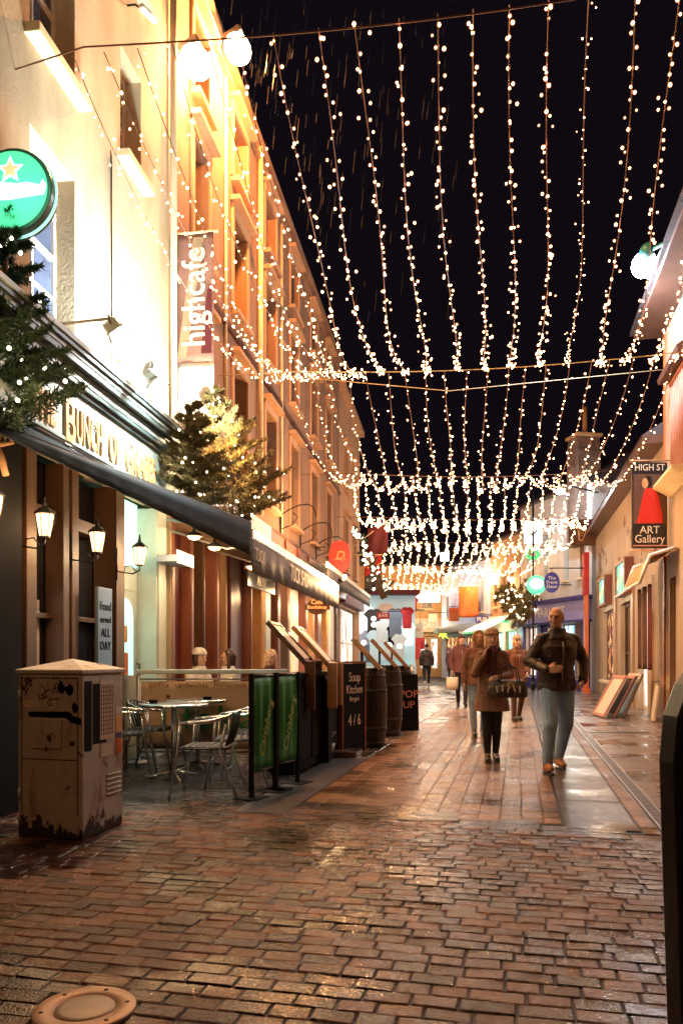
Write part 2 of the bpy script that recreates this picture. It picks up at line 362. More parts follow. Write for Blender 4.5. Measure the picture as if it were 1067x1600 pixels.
def text(body, size, mat, parent, loc, rot=(math.pi/2, 0, 0), sx=1.0, ext=0.006, name='lettering', align='CENTER', off=0.0, shear=0, ls=1.0, spc=1.0):
    c = bpy.data.curves.new(name, 'FONT'); c.body = body; c.size = size; c.extrude = ext; c.align_x = align; c.align_y = 'CENTER'
    c.offset = off; c.shear = shear; c.space_line = ls; c.space_character = spc; c.resolution_u = 3
    c.materials.append(mat)
    tmp = bpy.data.objects.new(name, c)
    me = bpy.data.meshes.new_from_object(tmp); me.name = name; bpy.data.objects.remove(tmp); bpy.data.curves.remove(c)
    o = bpy.data.objects.new(name, me); COL.objects.link(o); o.location = loc; o.rotation_euler = rot; o.scale = (sx, 1, 1)
    if parent: o.parent = parent
    return o
def text_w(o):
    xs = [v.co.x for v in o.data.vertices]; return max(xs)-min(xs) if xs else 1

def holes_wall(mb, x0, x1, z0, z1, holes, rev=0.3, mi=0, y=0.0, back=None):
    xs = sorted(set([x0, x1]+[min(max(h[i], x0), x1) for h in holes for i in (0, 1)])); zs = sorted(set([z0, z1]+[h[i] for h in holes for i in (2, 3)]))
    for i in range(len(xs)-1):
        for j in range(len(zs)-1):
            cx = (xs[i]+xs[i+1])/2; cz = (zs[j]+zs[j+1])/2
            if any(h[0] < cx < h[1] and h[2] < cz < h[3] for h in holes): continue
            mb.add([(xs[i], y, zs[j]), (xs[i+1], y, zs[j]), (xs[i+1], y, zs[j+1]), (xs[i], y, zs[j+1])], [(0, 1, 2, 3)], mi)
    for a, b, c, d in holes:
        mb.add([(a,y,c),(a,y,d),(a,y+rev,d),(a,y+rev,c)], [(0,1,2,3)], mi); mb.add([(b,y,c),(b,y+rev,c),(b,y+rev,d),(b,y,d)], [(0,1,2,3)], mi)
        mb.add([(a,y,d),(b,y,d),(b,y+rev,d),(a,y+rev,d)], [(0,1,2,3)], mi)
        if c > z0: mb.add([(a,y,c),(a,y+rev,c),(b,y+rev,c),(b,y,c)], [(0,1,2,3)], mi)
    if back:
        mb.add([(x0,y,z0),(x0,y,z1),(x0,back,z1),(x0,back,z0)], [(0,1,2,3)], mi); mb.add([(x1,y,z0),(x1,back,z0),(x1,back,z1),(x1,y,z1)], [(0,1,2,3)], mi)
        mb.add([(x0,back,z0),(x0,back,z1),(x1,back,z1),(x1,back,z0)], [(0,1,2,3)], mi); mb.add([(x0,y,z1),(x1,y,z1),(x1,back,z1),(x0,back,z1)], [(0,1,2,3)], mi)
def window(par, x0, x1, z0, z1, rec=0.2, nx=2, nz=2, fm=None, pm=None, sill=True, hood=False, trim=None, fw=0.05):
    fm = fm or M['whitep']; pm = pm or M['glassblue']; trim = trim or M['trim']
    e = 0.001
    m = MB(); y0, y1 = rec-0.06, rec
    m.box(x0+e, x0+fw, y0, y1, z0+e, z1-e); m.box(x1-fw, x1-e, y0, y1, z0+e, z1-e)
    m.box(x0+fw, x1-fw, y0, y1, z0+e, z0+fw+.02); m.box(x0+fw, x1-fw, y0, y1, z1-fw, z1-e)
    for i in range(1, nx): x = x0+(x1-x0)*i/nx; m.box(x-.012, x+.012, y0+.012, y1-.006, z0+fw+.02, z1-fw)
    for j in range(1, nz): z = z0+(z1-z0)*j/nz; q = .028 if nz == 2 or j == nz//2 else .012; m.box(x0+fw, x1-fw, y0+.010, y1-.008, z-q, z+q)
    wd = m.build('window', fm, par)
    bx(x0+fw-.01, x1-fw+.01, y1-.028, y1-.018, z0+fw-.01, z1-fw+.01).build('pane', pm, wd)
    if sill: bx(x0-.09, x1+.09, -.14, rec-.062, z0-.09, z0-.001).build('sill', trim, wd, bevel=.008)
    if hood:
        mm = MB(); mm.box(x0-.10, x1+.10, -.05, -.003, z1+.002, z1+.16); mm.box(x0-.16, x1+.16, -.17, -.003, z1+.162, z1+.24)
        mm.box(x0-.11, x0-.005, -.04, -.003, z0, z1); mm.box(x1+.005, x1+.11, -.04, -.003, z0, z1)
        mm.build('surround', trim, wd, bevel=.006)
    return wd

# ================================================================ GROUND
def ct(c, t): return SCR*c+SD*t
g0 = MB(); g0.add([(-60, -30, -.0085), (60, -30, -.0085), (60, 140, -.0085), (-60, 140, -.0085)], [(0, 1, 2, 3)])
struct(g0.build('ground', M['mortar']))
def pavers(name, mat, c0, c1, t0, t1, bw, bl, stagger, keep=None, gap=.0048, tilt=.9, ht=.0016, jit=.006, gapt=None):
    m = MB(); r = random.Random(11)
    vs = m.v; fs = m.f
    row = 0; t = t0
    while t < t1:
        c = c0-(bw/2 if (stagger and row % 2) else 0)
        while c < c1:
            w_ = bw*(1+(r.uniform(-.22, .22) if stagger else 0)); cc = max(c, c0); ce = min(c+w_, c1)
            if ce-cc > .03:
                pc = ct((cc+ce)/2, t+bl/2)
                if keep is None or keep(pc, (cc+ce)/2, t+bl/2):
                    a = gap/2+r.uniform(0, jit/2); tx = R(r.gauss(0, tilt)); ty = R(r.gauss(0, tilt)); dz = r.gauss(0, ht)
                    k = len(vs); mx, my = (cc+ce)/2, t+bl/2; hx = (ce-cc)/2-a; hy = bl/2-(a if gapt is None else gapt/2)
                    for (ins, z) in ((0, -.0139), (0.0, -.006), (.0045, 0.0)):
                        for sx, sy in ((-1, -1), (1, -1), (1, 1), (-1, 1)):
                            px = sx*(hx-ins); py = sy*(hy-ins); p = ct(mx+px, my+py)
                            zz = z+(dz+px*tx+py*ty if z > -.01 else 0)
                            vs.append((p.x, p.y, zz))
                    for lv in (0, 4):
                        for q in range(4): fs.append([k+lv+q, k+lv+(q+1) % 4, k+lv+4+(q+1) % 4, k+lv+4+q]); m.m.append(0); m.sm.append(False)
                    fs.append([k+8, k+9, k+10, k+11]); m.m.append(0); m.sm.append(False)
            c += w_
        t += bl; row += 1
    o = m.build(name, mat); return struct(o)
def front_line(p): return 6.28-.52*max(p.x-.2, -0.8)
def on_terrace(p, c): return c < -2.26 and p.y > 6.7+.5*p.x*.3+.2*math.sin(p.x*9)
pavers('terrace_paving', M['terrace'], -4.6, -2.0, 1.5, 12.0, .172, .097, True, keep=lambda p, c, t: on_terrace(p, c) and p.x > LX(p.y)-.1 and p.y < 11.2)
pavers('brick_paving', M['paver'], -4.6, 3.2, 1.5, 12.0, .172, .097, True,
       keep=lambda p, c, t: not on_terrace(p, c) and (p.y < front_line(p)-.1 or c < -2.24) and (p.x > LX(p.y)-.1) and not (p-Vector((-.905, 2.73, 0))).length < .12 and p.y < 11.2)
pavers('street_paving', M['paver2'], -1.79, .32, 4.5, 62, .165, .215, False, keep=lambda p, c, t: p.y > front_line(p)+.16, tilt=.35, ht=.0006, gap=.0022, jit=.002, gapt=.011)
pavers('kerb_paving', M['slab'], -2.24, 3.2, 4.0, 8.5, .6, .16, False, keep=lambda p, c, t: abs(p.y-front_line(p)-.03) < .12 and c > -1.79, tilt=.2, ht=.0006)
pavers('slab_lane', M['slab'], .335, .86, 5.86, 62, .525, 1.15, False, keep=None, tilt=.15, ht=.0006)
pavers('channel_paving', M['paver2'], .865, .995, 4.5, 40, .13, .215, False, keep=lambda p, c, t: p.y > front_line(p)+.2, tilt=.3)
pavers('side_pavement', M['flag'], 1.13, 6.2, 4.2, 45, .62, .62, True, keep=lambda p, c, t: p.x < RX(p.y)+.3 and p.y > front_line(p)+.4, tilt=.15, ht=.0006)
pavers('terrace_edge', M['flag'], -4.3, -1.80, 9.2, 33, .45, .45, True, keep=lambda p, c, t: p.x > LX(p.y)-.1 and p.y > 9.45 and c > -4.3, tilt=.3, ht=.001)
sp = MB(); q = [ct(-2.235, 5.9), ct(-1.80, 5.85), ct(-1.80, 9.35), ct(-2.235, 9.2)]
sp.prismz([(v.x, v.y) for v in q], -.013, .004); struct(sp.build('tarmac_strip', M['asph']))
# linear drain of slotted gratings
dr = thing('drain_channel', 'long slotted drain grate running along the right side of the street', 'drain')
m = MB()
t = 5.6
while t < 26:
    for c in (1.002, 1.107): a = ct(c+.008, t+.245); m.obox((a.x, a.y, -.004), (.014, .488, .016), Matrix.Rotation(SROT, 3, 'Z'))
    for k in range(8): a = ct(1.0625, t+.03+k*.061); m.obox((a.x, a.y, -.005), (.09, .022, .012), Matrix.Rotation(SROT, 3, 'Z'))
    t += .5
m.build('grating', M['steel'], dr)
dr = thing('drain_grate', 'short dark grate set across the pavement by the gallery door', 'drain', (4.55, 12.75, 0), -0.05)
m = MB(); m.box(-.5, .5, -.09, .09, .001, .006); m.build('frame', M['iron'], dr)
m = MB(); [m.box(-.46+k*.046, -.44+k*.046, -.07, .07, .0062, .012) for k in range(20)]; m.build('bar_grid', M['steel'], dr)
# round copper-coloured cover in the paving
cv = thing('round_ground_light', 'round copper rimmed in-ground light with domed lens set in the brick paving', 'ground light', (-.905, 2.73, .003))
m = MB(); m.lathe([(.176, -.01), (.176, .006), (.172, .010), (.112, .010), (.108, .003)], 48); m.build('rim', M['copper'], cv)
m = MB(); m.lathe([(.105, 0), (.102, .008), (.08, .011), (.04, .012), (.001, .012)], 40); m.build('lens', M['lens'], cv)
for k in range(6):
    a = k*math.pi/3+.3; m = MB(); m.lathe([(.008, .010), (.008, .012), (.001, .013)], 8, (.145*math.cos(a), .145*math.sin(a), 0)); m.build('screw', M['iron'], cv)
# ================================================================ LEFT: the pub
D0 = 3.0
def sx(d, d0=D0): return (d-d0)*LK
pub = thing('pub', 'cream rendered pub with pale green name board and brown timber front', 'building', LP(D0), LROT)
gx0, gx1 = sx(5.0), sx(9.97)
wa = (sx(6.62), sx(7.42)); wb = (sx(8.45), sx(9.02)); wc = (sx(3.6), sx(4.6))
hl = [(wa[0], wa[1], 4.3, 5.82), (wa[0], wa[1], 6.62, 8.1), (wb[0], wb[1], 4.4, 5.75), (wb[0], wb[1], 6.75, 7.95), (wa[0], wa[1], 8.9, 10.2), (wb[0], wb[1], 8.9, 10.1),
      (gx0, gx1, 0, 3.15)]
m = MB(); holes_wall(m, 0, sx(10)-.004, 0, 12, hl, .26, back=7); m.build('wall', M['cream'], pub)
for i, h in enumerate(hl[:6]): window(pub, *h, rec=.25, nx=2, nz=4, sill=(i != 0), fw=.04, fm=M['whitep'])
# ground floor front inside the opening
m = MB(); m.box(gx0, sx(8.84), .40, .45, .5, 3.15); m.build('shop_glass', M['glassdark'], pub)
for a, b in ((6.40, 6.66), (6.78, 6.95), (7.58, 7.70), (7.76, 7.90), (8.62, 8.84), (4.9, 5.6)):
    m = MB(); m.box(sx(a), sx(b), .12 if b-a > .15 else .2, .395, 0, 3.148); m.box(sx(a)-.02, sx(b)+.02, .09 if b-a > .15 else .17, .118 if b-a > .15 else .198, 0, .3); m.build('pilaster', M['wood'], pub, bevel=.006)
m = MB(); m.box(gx0, sx(8.60), .25, .39, 0, .62); [m.box(sx(d), sx(d+.5), .235, .248, .1, .52) for d in (5.7, 6.98, 7.92)]; m.build('stall_riser', M['black'], pub, bevel=.005)
m = MB(); m.box(gx0, sx(8.60), .24, .395, 2.55, 2.68); m.box(gx0, sx(8.60), .30, .395, 1.62, 1.67); m.build('transom', M['wood'], pub, bevel=.004)
# lit panes and pale posters behind the glass
for d, z0, z1, mt in ((7.02, 1.25, 1.95, 'paper'), (7.20, 1.1, 1.9, 'whitelit'), (7.36, 1.15, 1.80, 'whitep')):
    bx(sx(d), sx(d+.10), .385, .392, z0, z1).build('poster', M[mt], pub)
m = bx(sx(8.02), sx(8.36), .05, .085, .75, 1.98); mb = m.build('menu_board', M['greypl'], pub, bevel=.006)
for i, (tt, s) in enumerate((('Food', .13), ('served', .10), ('ALL', .13), ('DAY', .13))):
    text(tt, s, M['blackmat'], mb, (sx(8.19), .046, 1.78-i*.14), ext=.002)
# doorway with its pale door, brightly lit
dx0, dx1 = sx(8.86), sx(9.62)
dm = MB(); dm.box(dx0, dx1, .30, .36, 0, 2.35); [dm.box(dx0+a, dx0+b, .285, .298, c, d) for a, b, c, d in ((.08, .36, .15, .8), (.42, .70, .15, .8), (.08, .70, 2.05, 2.25))]
door = dm.build('door', M['cyanp'], pub, bevel=.005)
m = MB(); arc = [(dx0+.16, 1.0), (dx0+.62, 1.0), (dx0+.62, 1.75)]+[(dx0+.39+.23*math.cos(t*math.pi/8), 1.75+.2*math.sin(t*math.pi/8)) for t in range(1, 8)]+[(dx0+.16, 1.75)]
m.prism(arc, .288, .296); m.build('door_glass', M['tealtext'], door)
bx(dx0+.20, dx0+.42, .276, .284, 1.42, 1.62).build('notice', M['tancloth'], door); bx(dx0+.22, dx0+.44, .276, .284, 1.02, 1.30).build('notice', M['orangep'], door)
bx(dx0+.02, dx0+.15, .262, .282, .95, 1.32).build('notice', M['red'], door)
m = MB(); m.tube([(dx1-.05, .285, 1.0), (dx1-.05, .25, 1.0), (dx1-.05, .25, 1.16), (dx1-.05, .285, 1.16)], .010); m.build('handle', M['iron'], door)
bx(dx0, dx1, .30, .36, 2.36, 3.14).build('fanlight', M['tealtext'], pub)
m = MB(); m.box(sx(9.63), sx(9.96), .05, .4, 0, 3.1); m.box(sx(9.66), sx(9.93), .035, .048, .2, 2.9); m.build('door_pier', M['cyanp'], pub, bevel=.005)
m = MB(); m.box(sx(9.5), sx(10.1), -.25, .0, 2.42, 2.5); m.box(sx(9.5), sx(10.1), -.27, -.252, 2.40, 2.56); m.build('door_canopy', M['bluewall'], pub)
# name board: flat panel with stepped cornice, lettered in gold
fx0, fx1 = sx(4.6), sx(9.75)
m = MB(); m.box(fx0, fx1, -.22, -.003, 3.12, 3.62); fb = m.build('name_board', M['fascia'], pub, bevel=.004)
m = MB()
for i, (y, z0, z1) in enumerate(((-.26, 3.622, 3.66), (-.30, 3.66, 3.70), (-.33, 3.75, 3.78), (-.38, 3.78, 3.83), (-.42, 3.87, 3.91))): m.box(fx0-.02, fx1+.02+i*.01, y, -.003, z0, z1)
m.build('moulding', M['fascdark'], fb)
m = MB(); m.box(fx0-.02, fx1+.03, -.31, -.003, 3.70, 3.75); m.box(fx0-.02, fx1+.05, -.39, -.003, 3.83, 3.87); m.box(fx0-.02, fx1+.05, -.44, -.003, 3.91, 3.96); m.box(fx0, fx1, -.24, -.222, 3.14, 3.17); m.build('cornice', M['fascia'], fb, bevel=.004)
for tt, s, da, db in (('THE', .27, 6.25, 6.62), ('B', .40, 6.78, 6.96), ('UNCH', .30, 6.98, 7.52), ('OF', .30, 7.66, 7.90), ('G', .40, 8.06, 8.24), ('RAPES', .30, 8.26, 8.86)):
    wd = sx(db)-sx(da)
    t0 = text(tt, s*1.4, M['gold'], fb, ((sx(da)+sx(db))/2, -.232, 3.32), ext=.012, off=.006)
    t0.scale.x = wd/max(.01, text_w(t0))*.97
    t1 = text(tt, s*1.4, M['whitep'], fb, ((sx(da)+sx(db))/2+.012, -.222, 3.31), ext=.008, off=.026, name='letter_outline'); t1.scale.x = t0.scale.x
# dark awning of the pub, its far end let further out
aw = thing('pub_awning', 'navy blue canvas awning sloping out below the pub name board', 'awning', LP(D0), LROT)
grid = []
ia = Vector((sx(5.7), -.20, 3.10)); ib = Vector((sx(9.55), -.20, 3.10)); oa = Vector((sx(5.7), -.25, 2.96)); ob = Vector((sx(9.1), -1.28, 2.80))
for i in range(9):
    u = i/8; row = []
    for j in range(41):
        v = j/40; p = (ia.lerp(ib, v)).lerp(oa.lerp(ob, v), u)
        p.z -= .06*math.sin(math.pi*u)*(1+.35*math.sin(v*17))*v+.012*math.sin(v*55+u*3)*u*v
        row.append(p)
    grid.append(row)
m = MB(); m.sheet(grid, .012); m.build('canopy', M['navy'], aw)
grid = [[(oa.lerp(ob, j/60)+Vector((0, -.015-.005*math.sin(j*1.3)*u, -u*(.07+.32*j/60)+.008*abs(math.sin(j*.52))*u))) for j in range(61)] for u in (0, .34, .67, 1)]
m = MB(); m.sheet(grid, .010); m.build('valance', M['navy'], aw)
m = MB(); m.tube([oa, ob], .016); m.tube([ia+Vector((0, .0, 0)), ib], .02); m.build('roller', M['iron'], aw)
for d in (7.2, 9.3):
    v = (sx(d)-ia.x)/(ib.x-ia.x); m = MB(); a = ia.lerp(ib, v)-Vector((0, 0, .2)); b = oa.lerp(ob, v)-Vector((0, 0, .04)); c = (a+b)/2+Vector((.25, 0, -.02))
    m.tube([a, c, b], .016, 6); m.build('folding_arm', M['steel'], aw)
# lanterns on brackets
def lantern(d, label, off=.28):
    p = LP(d, off-.12, 2.40)
    L = thing('wall_lantern', label, 'lantern', p, LROT, 'lanterns along the pub front')
    m = MB(); s = .064
    m.prismz([(s*.75*math.cos(a), s*.75*math.sin(a)) for a in [k*math.pi/3 for k in range(6)]], -.142, -.128)
    for k in range(6):
        a = k*math.pi/3; m.tube([(s*.72*math.cos(a), s*.72*math.sin(a), -.13), (s*1.18*math.cos(a), s*1.18*math.sin(a), .06)], .005, 4)
    m.lathe([(s*1.38, .058), (s*1.30, .075), (s*.55, .115), (s*.30, .125), (s*.28, .15), (.012, .165), (.008, .20), (.001, .21)], 6, smooth=False)
    m.build('cage', M['iron'], L)
    m = MB(); m.lathe([(s*.66, -.126), (s*1.10, .056)], 6, smooth=False); m.build('glass', M['lantern'], L)
    m = MB(); m.tube([(0, 0, -.14), (0, 0, -.19), (0, .08, -.23), (0, .26, -.20), (0, .27, -.05)], .009, 6); m.tube([(0, .27, -.30), (0, .27, .06)], .012, 6)
    m.tube([(0, .05, -.2), (0, .10, -.14), (0, .17, -.15), (0, .18, -.2)], .006, 6); m.build('bracket', M['iron'], L)
    lamp('lantern_light', 'POINT', (0, -.16, -.02), 9, WARM, .06, parent=L)
    return L
bx(sx(4.6), sx(6.33), -.10, .11, 0, 3.1).build('black_pier', M['blackmat'], pub)
lantern(5.83, 'lit hexagonal wall lantern at the left edge of the picture')
lantern(6.58, 'lit lantern on the brown pilaster above the utility cabinet')
lantern(7.56, 'lit lantern above the blue-grey menu board')
lantern(8.60, 'lit lantern beside the pale pub door')
# floodlights on arms over the name board
def flood(d, z, yaw, label, on, arm, tilt=.9):
    L = thing('sign_floodlight', label, 'floodlight', LP(d, 0, z), LROT, 'floodlights over the name board')
    m = MB(); m.tube([(0, 0, 0), (0, -arm, .03)], .014, 6); m.box(-.05, .05, -.02, -.001, -.05, .05); m.build('arm', M['whitep'], L)
    q = Matrix.Rotation(yaw, 3, 'Z')@Matrix.Rotation(tilt, 3, 'X'); c = Vector((0, -arm-.02, -.06))
    m = MB(); m.obox(c, (.16, .08, .13), q); m.obox(c+q@Vector((0, -.05, 0)), (.19, .02, .16), q)
    for k in range(5): m.obox(c+q@Vector((0, .05, -.05+k*.025)), (.15, .03, .006), q)
    m.build('housing', M['steel'], L, bevel=.004)
    m = MB(); m.obox(c+q@Vector((0, -.062, 0)), (.15, .006, .12), q); m.build('lens', M['floodlens' if on else 'glassdark'], L)
    m = MB(); m.tube([c+q@Vector((-.10, 0, 0)), c+Vector((-.09, 0, .08)), c+Vector((.09, 0, .08)), c+q@Vector((.10, 0, 0))], .007, 5); m.build('yoke', M['iron'], L)
    return L
flood(7.0, 4.25, .3, 'brown floodlight hanging from an arm beside the nearer fir tree', True, .55)
flood(7.9, 4.62, -.4, 'small square floodlight mounted highest on the cream wall', True, .18, -.5)
flood(7.75, 4.15, .9, 'twin-armed floodlight under the lit window', True, .62, .4)
flood(8.05, 4.15, -.6, 'brown floodlight at the arm end beside the drainpipe', True, .55, 1.2)
flood(9.35, 4.02, .2, 'pale floodlight just below the vertical banner', True, .50, 1.0)
lamp('flood_beam_light', 'SPOT', LP(7.35, .75, 3.98), 520, FLOOD, .07, LP(7.75, 0, 5.4), 110, blend=.9)
lamp('flood_beam_light', 'SPOT', LP(8.35, .7, 3.98), 360, FLOOD, .07, LP(8.5, 0, 5.0), 120, blend=.9)
lamp('flood_beam_light', 'SPOT', LP(9.5, .85, 3.95), 200, FLOOD, .07, LP(10.0, .3, 4.9), 110, blend=.9)
lamp('flood_beam_light', 'SPOT', LP(7.8, 1.0, 4.25), 260, FLOOD, .06, LP(7.8, .2, 3.3), 120, blend=.8)
lamp('flood_beam_light', 'SPOT', LP(9.3, .95, 2.9), 480, (.80, 1, .95), .1, LP(9.2, 0, 1.3), 130, blend=.8)
# drainpipe and cable on the pub wall
m = MB(); m.tube([LP(9.93, .06, 3.96), LP(9.93, .06, 12)], .045, 10); dp = m.build('drainpipe', M['cream']); tag(dp, 'cream painted drainpipe running up the corner of the pub', 'drainpipe')
m = MB(); m.tube([LP(8.18, .03, 3.96), LP(8.18, .02, 6.6)], .009, 6); dp = m.build('wall_cable', M['iron']); tag(dp, 'thin dark cable running down the cream pub wall', 'cable')
# big star sign, perpendicular to the wall
sg = thing('star_sign', 'round backlit green sign with red star and white band high on the pub wall', 'sign', (-2.45, 5.8, 4.72), -.10)
m = MB(); NN = 48
m.prism([(.315*math.cos(2*math.pi*k/NN), .315*math.sin(2*math.pi*k/NN)) for k in range(NN)], -.05, .07); m.build('rim', M['fascdark'], sg, bevel=.006)
m = MB(); m.prism([(.285*math.cos(2*math.pi*k/NN), .285*math.sin(2*math.pi*k/NN)) for k in range(NN)], -.058, -.0502); face = m.build('face', M['greenlit'], sg)
m = MB(); m.tube([(.318*math.cos(a), .02, .318*math.sin(a)) for a in [2*math.pi*k/48 for k in range(49)]], .012, 6); m.build('chrome_ring', M['tealtext'], sg)
def star(r, r2): return [((r if k % 2 == 0 else r2)*math.sin(k*math.pi/5), (r if k % 2 == 0 else r2)*math.cos(k*math.pi/5)) for k in range(10)]
m = MB(); m.prism([(x, z+.145) for x, z in star(.105, .048)], -.062, -.0585); m.build('star_outline', M['whitelit'], sg)
m = MB(); m.prism([(x, z+.145) for x, z in star(.075, .034)], -.066, -.0625); m.build('star', M['redlit'], sg)
m = MB(); m.prism([(-.279, -.055), (-.2, -.075), (0, -.075), (.15, -.06), (.262, -.05), (.279, .02), (.25, .06), (.23, .02), (.13, .045), (.05, .04), (-.1, .06), (-.24, .05), (-.28, .03)], -.062, -.0585); m.build('white_band', M['whitelit'], sg)
text('Heineken', .115, M['tealtext'], sg, (0, -.063, -.005), ext=.001)
m = MB(); m.tube([(-.3, 0, .1), (-.62, 0, .1)], .02, 6); m.tube([(-.28, 0, -.12), (-.62, 0, -.12)], .02, 6); m.build('bracket', M['iron'], sg)
lamp('sign_glow', 'POINT', (-2.35, 5.55, 4.7), 5, (.2, 1, .5), .25)
m = MB(); s2 = thing('green_lightbox', 'lower edge of a small green lit sign behind the nearer fir tree', 'sign', (-2.52, 5.9, 3.95), -.05)
m.box(-.2, .02, -.05, .05, -.12, .04); m.build('case', M['fascdark'], s2, bevel=.01); bx(-.19, .01, -.056, -.051, -.10, .03).build('face', M['greenlit'], s2)
m = MB(); m.tube([(-.1, .0, -.12), (-.3, 0, -.12)], .012); m.build('bracket', M['iron'], s2)

# vertical banner
bn = thing('vertical_banner', 'tall faded red-brown banner lettered highcafe hanging between the pub and the ochre building', 'banner', LP(10.02, 0, 4.35), LROT-math.pi/2)
H0 = 2.36
m = MB(); grid = [[(.06+.50*j/8, .012*math.sin(j*.8+i*.3), .70+(H0-.70)*i/16) for j in range(9)] for i in range(17)]; m.sheet(grid, .006); m.build('cloth', M['bannercloth'], bn)
m = MB(); grid = [[(.06+.50*j/8, .012*math.sin(j*.8+i*.3), .0+.69*i/8) for j in range(9)] for i in range(9)]; m.sheet(grid, .006); m.build('flood_glare', M['whitep'], bn)  # lower banner coloured white to paint in the floodlight falling on it
for pl, mt in (([(.08, .75), (.20, .75), (.44, 2.30), (.30, 2.30)], 'bannertan'), ([(.40, .8), (.54, .8), (.54, 1.7), (.48, 1.6)], 'maroon')):
    m = MB(); m.prism(pl, -.022, -.018); m.build('printed_shape', M[mt], bn)
text('highcafe', .43, M['paper'], bn, (.315, -.026, .70+(H0-.70)/2), rot=(math.pi/2, -math.pi/2, 0), ext=.003, sx=.92, off=.006)
m = MB(); m.tube([(0, 0, H0+.01), (.62, 0, H0+.01)], .018); m.tube([(0, 0, -.01), (.60, 0, -.01)], .014); m.build('pole', M['trim'], bn)

# ================================================================ LEFT: the long ochre building
D1 = 10.0
ob_ = thing('ochre_building', 'tall ochre building with tall recessed windows lit by the street floodlight', 'building', LP(D1), LROT)
L2 = sx(25.4, D1); bays = [(10.85, 11.5), (12.85, 13.7), (15.1, 16.0), (17.5, 18.4), (20.1, 21.1), (22.6, 23.6)]
hl = []
for a, b in bays:
    for z0, z1 in ((4.25, 6.1), (7.0, 8.6), (9.2, 10.3)): hl.append((sx(a, D1), sx(b, D1), z0, z1))
shop = (sx(10.04, D1), sx(25.0, D1), 0, 3.0)
m = MB(); holes_wall(m, 0.002, L2, 0, 10.8, hl+[shop], .30, back=7); m.build('wall', M['orange'], ob_)
for h in hl: window(ob_, *h, rec=.28, nx=2, nz=3, hood=True, fm=M['wood'], pm=M['glassdark'], trim=M['ochre2'])
m = MB(); m.box(-.02, L2+.05, -.08, -.003, 10.55, 10.65); m.box(-.02, L2+.1, -.13, 7, 10.803, 10.9); m.build('cornice', M['orange'], ob_)
m = MB(); m.box(0, L2, -.12, -.003, 3.66, 3.80); m.box(0, L2, -.05, -.003, 6.55, 6.65); m.build('string_course', M['eave'], ob_)
m = MB(); m.box(.0, sx(14.4, D1), -.30, -.003, 3.20, 3.655); m.build('name_board', M['whitep'], ob_, bevel=.005)
m = MB(); m.box(sx(14.41, D1), L2, -.22, -.003, 3.12, 3.655); [m.box(sx(14.6+k*1.3, D1), sx(14.8+k*1.3, D1), -.26, -.222, 3.05, 3.655) for k in range(8)]; m.build('dark_fascia', M['redwood'], ob_, bevel=.005)
m = MB(); m.tube([(sx(14.5, D1), -.07, 3.9), (sx(14.5, D1), -.07, 10.8)], .05, 10); m.build('downpipe', M['trim'], ob_)
for d in (12.35, 16.5): m = MB(); m.tube([(sx(d, D1), -.03, 3.9), (sx(d, D1), -.03, 10.5)], .03, 8); m.build('conduit', M['trim'], ob_)
# shop fronts under it: piers, doors, lit bays
M['litwarm'] = LIT('lit_shop_warm', [(.02, .01, .008), (.30, .10, .03), (.75, .32, .10), (.10, .03, .02), (1.0, .55, .22), (.16, .02, .02)], .9, 2.6, 2.2, 2.6)
M['litcool'] = LIT('lit_shop_cool', [(.4, .7, .72), (.85, .95, .9), (.2, .4, .45), (.95, 1, .95)], .9, 3, .6, 3)
M['litwhite'] = LIT('lit_shop_white', [(.95, .85, .7), (1, .9, .75), (.5, .3, .2), (1, .95, .9), (.25, .16, .1)], 1.1, 3, .5, 3)
pieces = [(10.04, 10.20, .02, 'redwood'), (10.20, 10.80, .16, 'maroon'), (10.80, 10.95, .02, 'redwood'), (11.45, 11.55, .05, 'wood'), (12.0, 12.15, .02, 'redwood'),
          (12.6, 12.7, .05, 'wood2'), (13.1, 13.9, .12, 'maroon'), (14.0, 14.12, .0, 'redwood'), (14.75, 15.1, .0, 'tancloth'), (15.3, 15.75, .04, 'cyanp'), (16.2, 16.5, .0, 'redwood'), (17.2, 17.5, .0, 'wood'), (18.0, 18.6, .03, 'whitep'),
          (19.4, 19.7, .0, 'redwood'), (20.4, 20.7, .0, 'wood2'), (21.3, 21.9, .02, 'redwood'), (22.6, 23.0, .0, 'tancloth'), (23.6, 24.3, .02, 'whitep'), (24.7, 24.99, .0, 'wood')]
for a, b, y, mt in pieces:
    m = MB(); m.box(sx(a, D1), sx(b, D1), y, .45, 0, 2.995); m.box(sx(a, D1)+.03, sx(b, D1)-.03, y-.012, y-.001, .2, 2.6); m.build('shop_pier', M[mt], ob_, bevel=.004)
for k in range(len(pieces)-1):
    a, b = pieces[k][1], pieces[k+1][0]
    if b-a < .3: continue
    wx0, wx1 = sx(a, D1), sx(b, D1)
    wd = window(ob_, wx0, wx1, .55, 2.98, rec=.32, nx=2, nz=3, fm=M['redwood' if k % 3 else 'wood'], pm=M['litwarm'] if b < 15 or k % 2 else M['litwhite'], sill=False)
    bx(wx0, wx1, .12, .40, 0, .545).build('stall_riser', M['maroon' if k % 2 else 'black'], ob_, bevel=.004)
bx(shop[0], shop[1], .46, .5, 0, 2.99).build('shop_backing', M['maroon'], ob_)
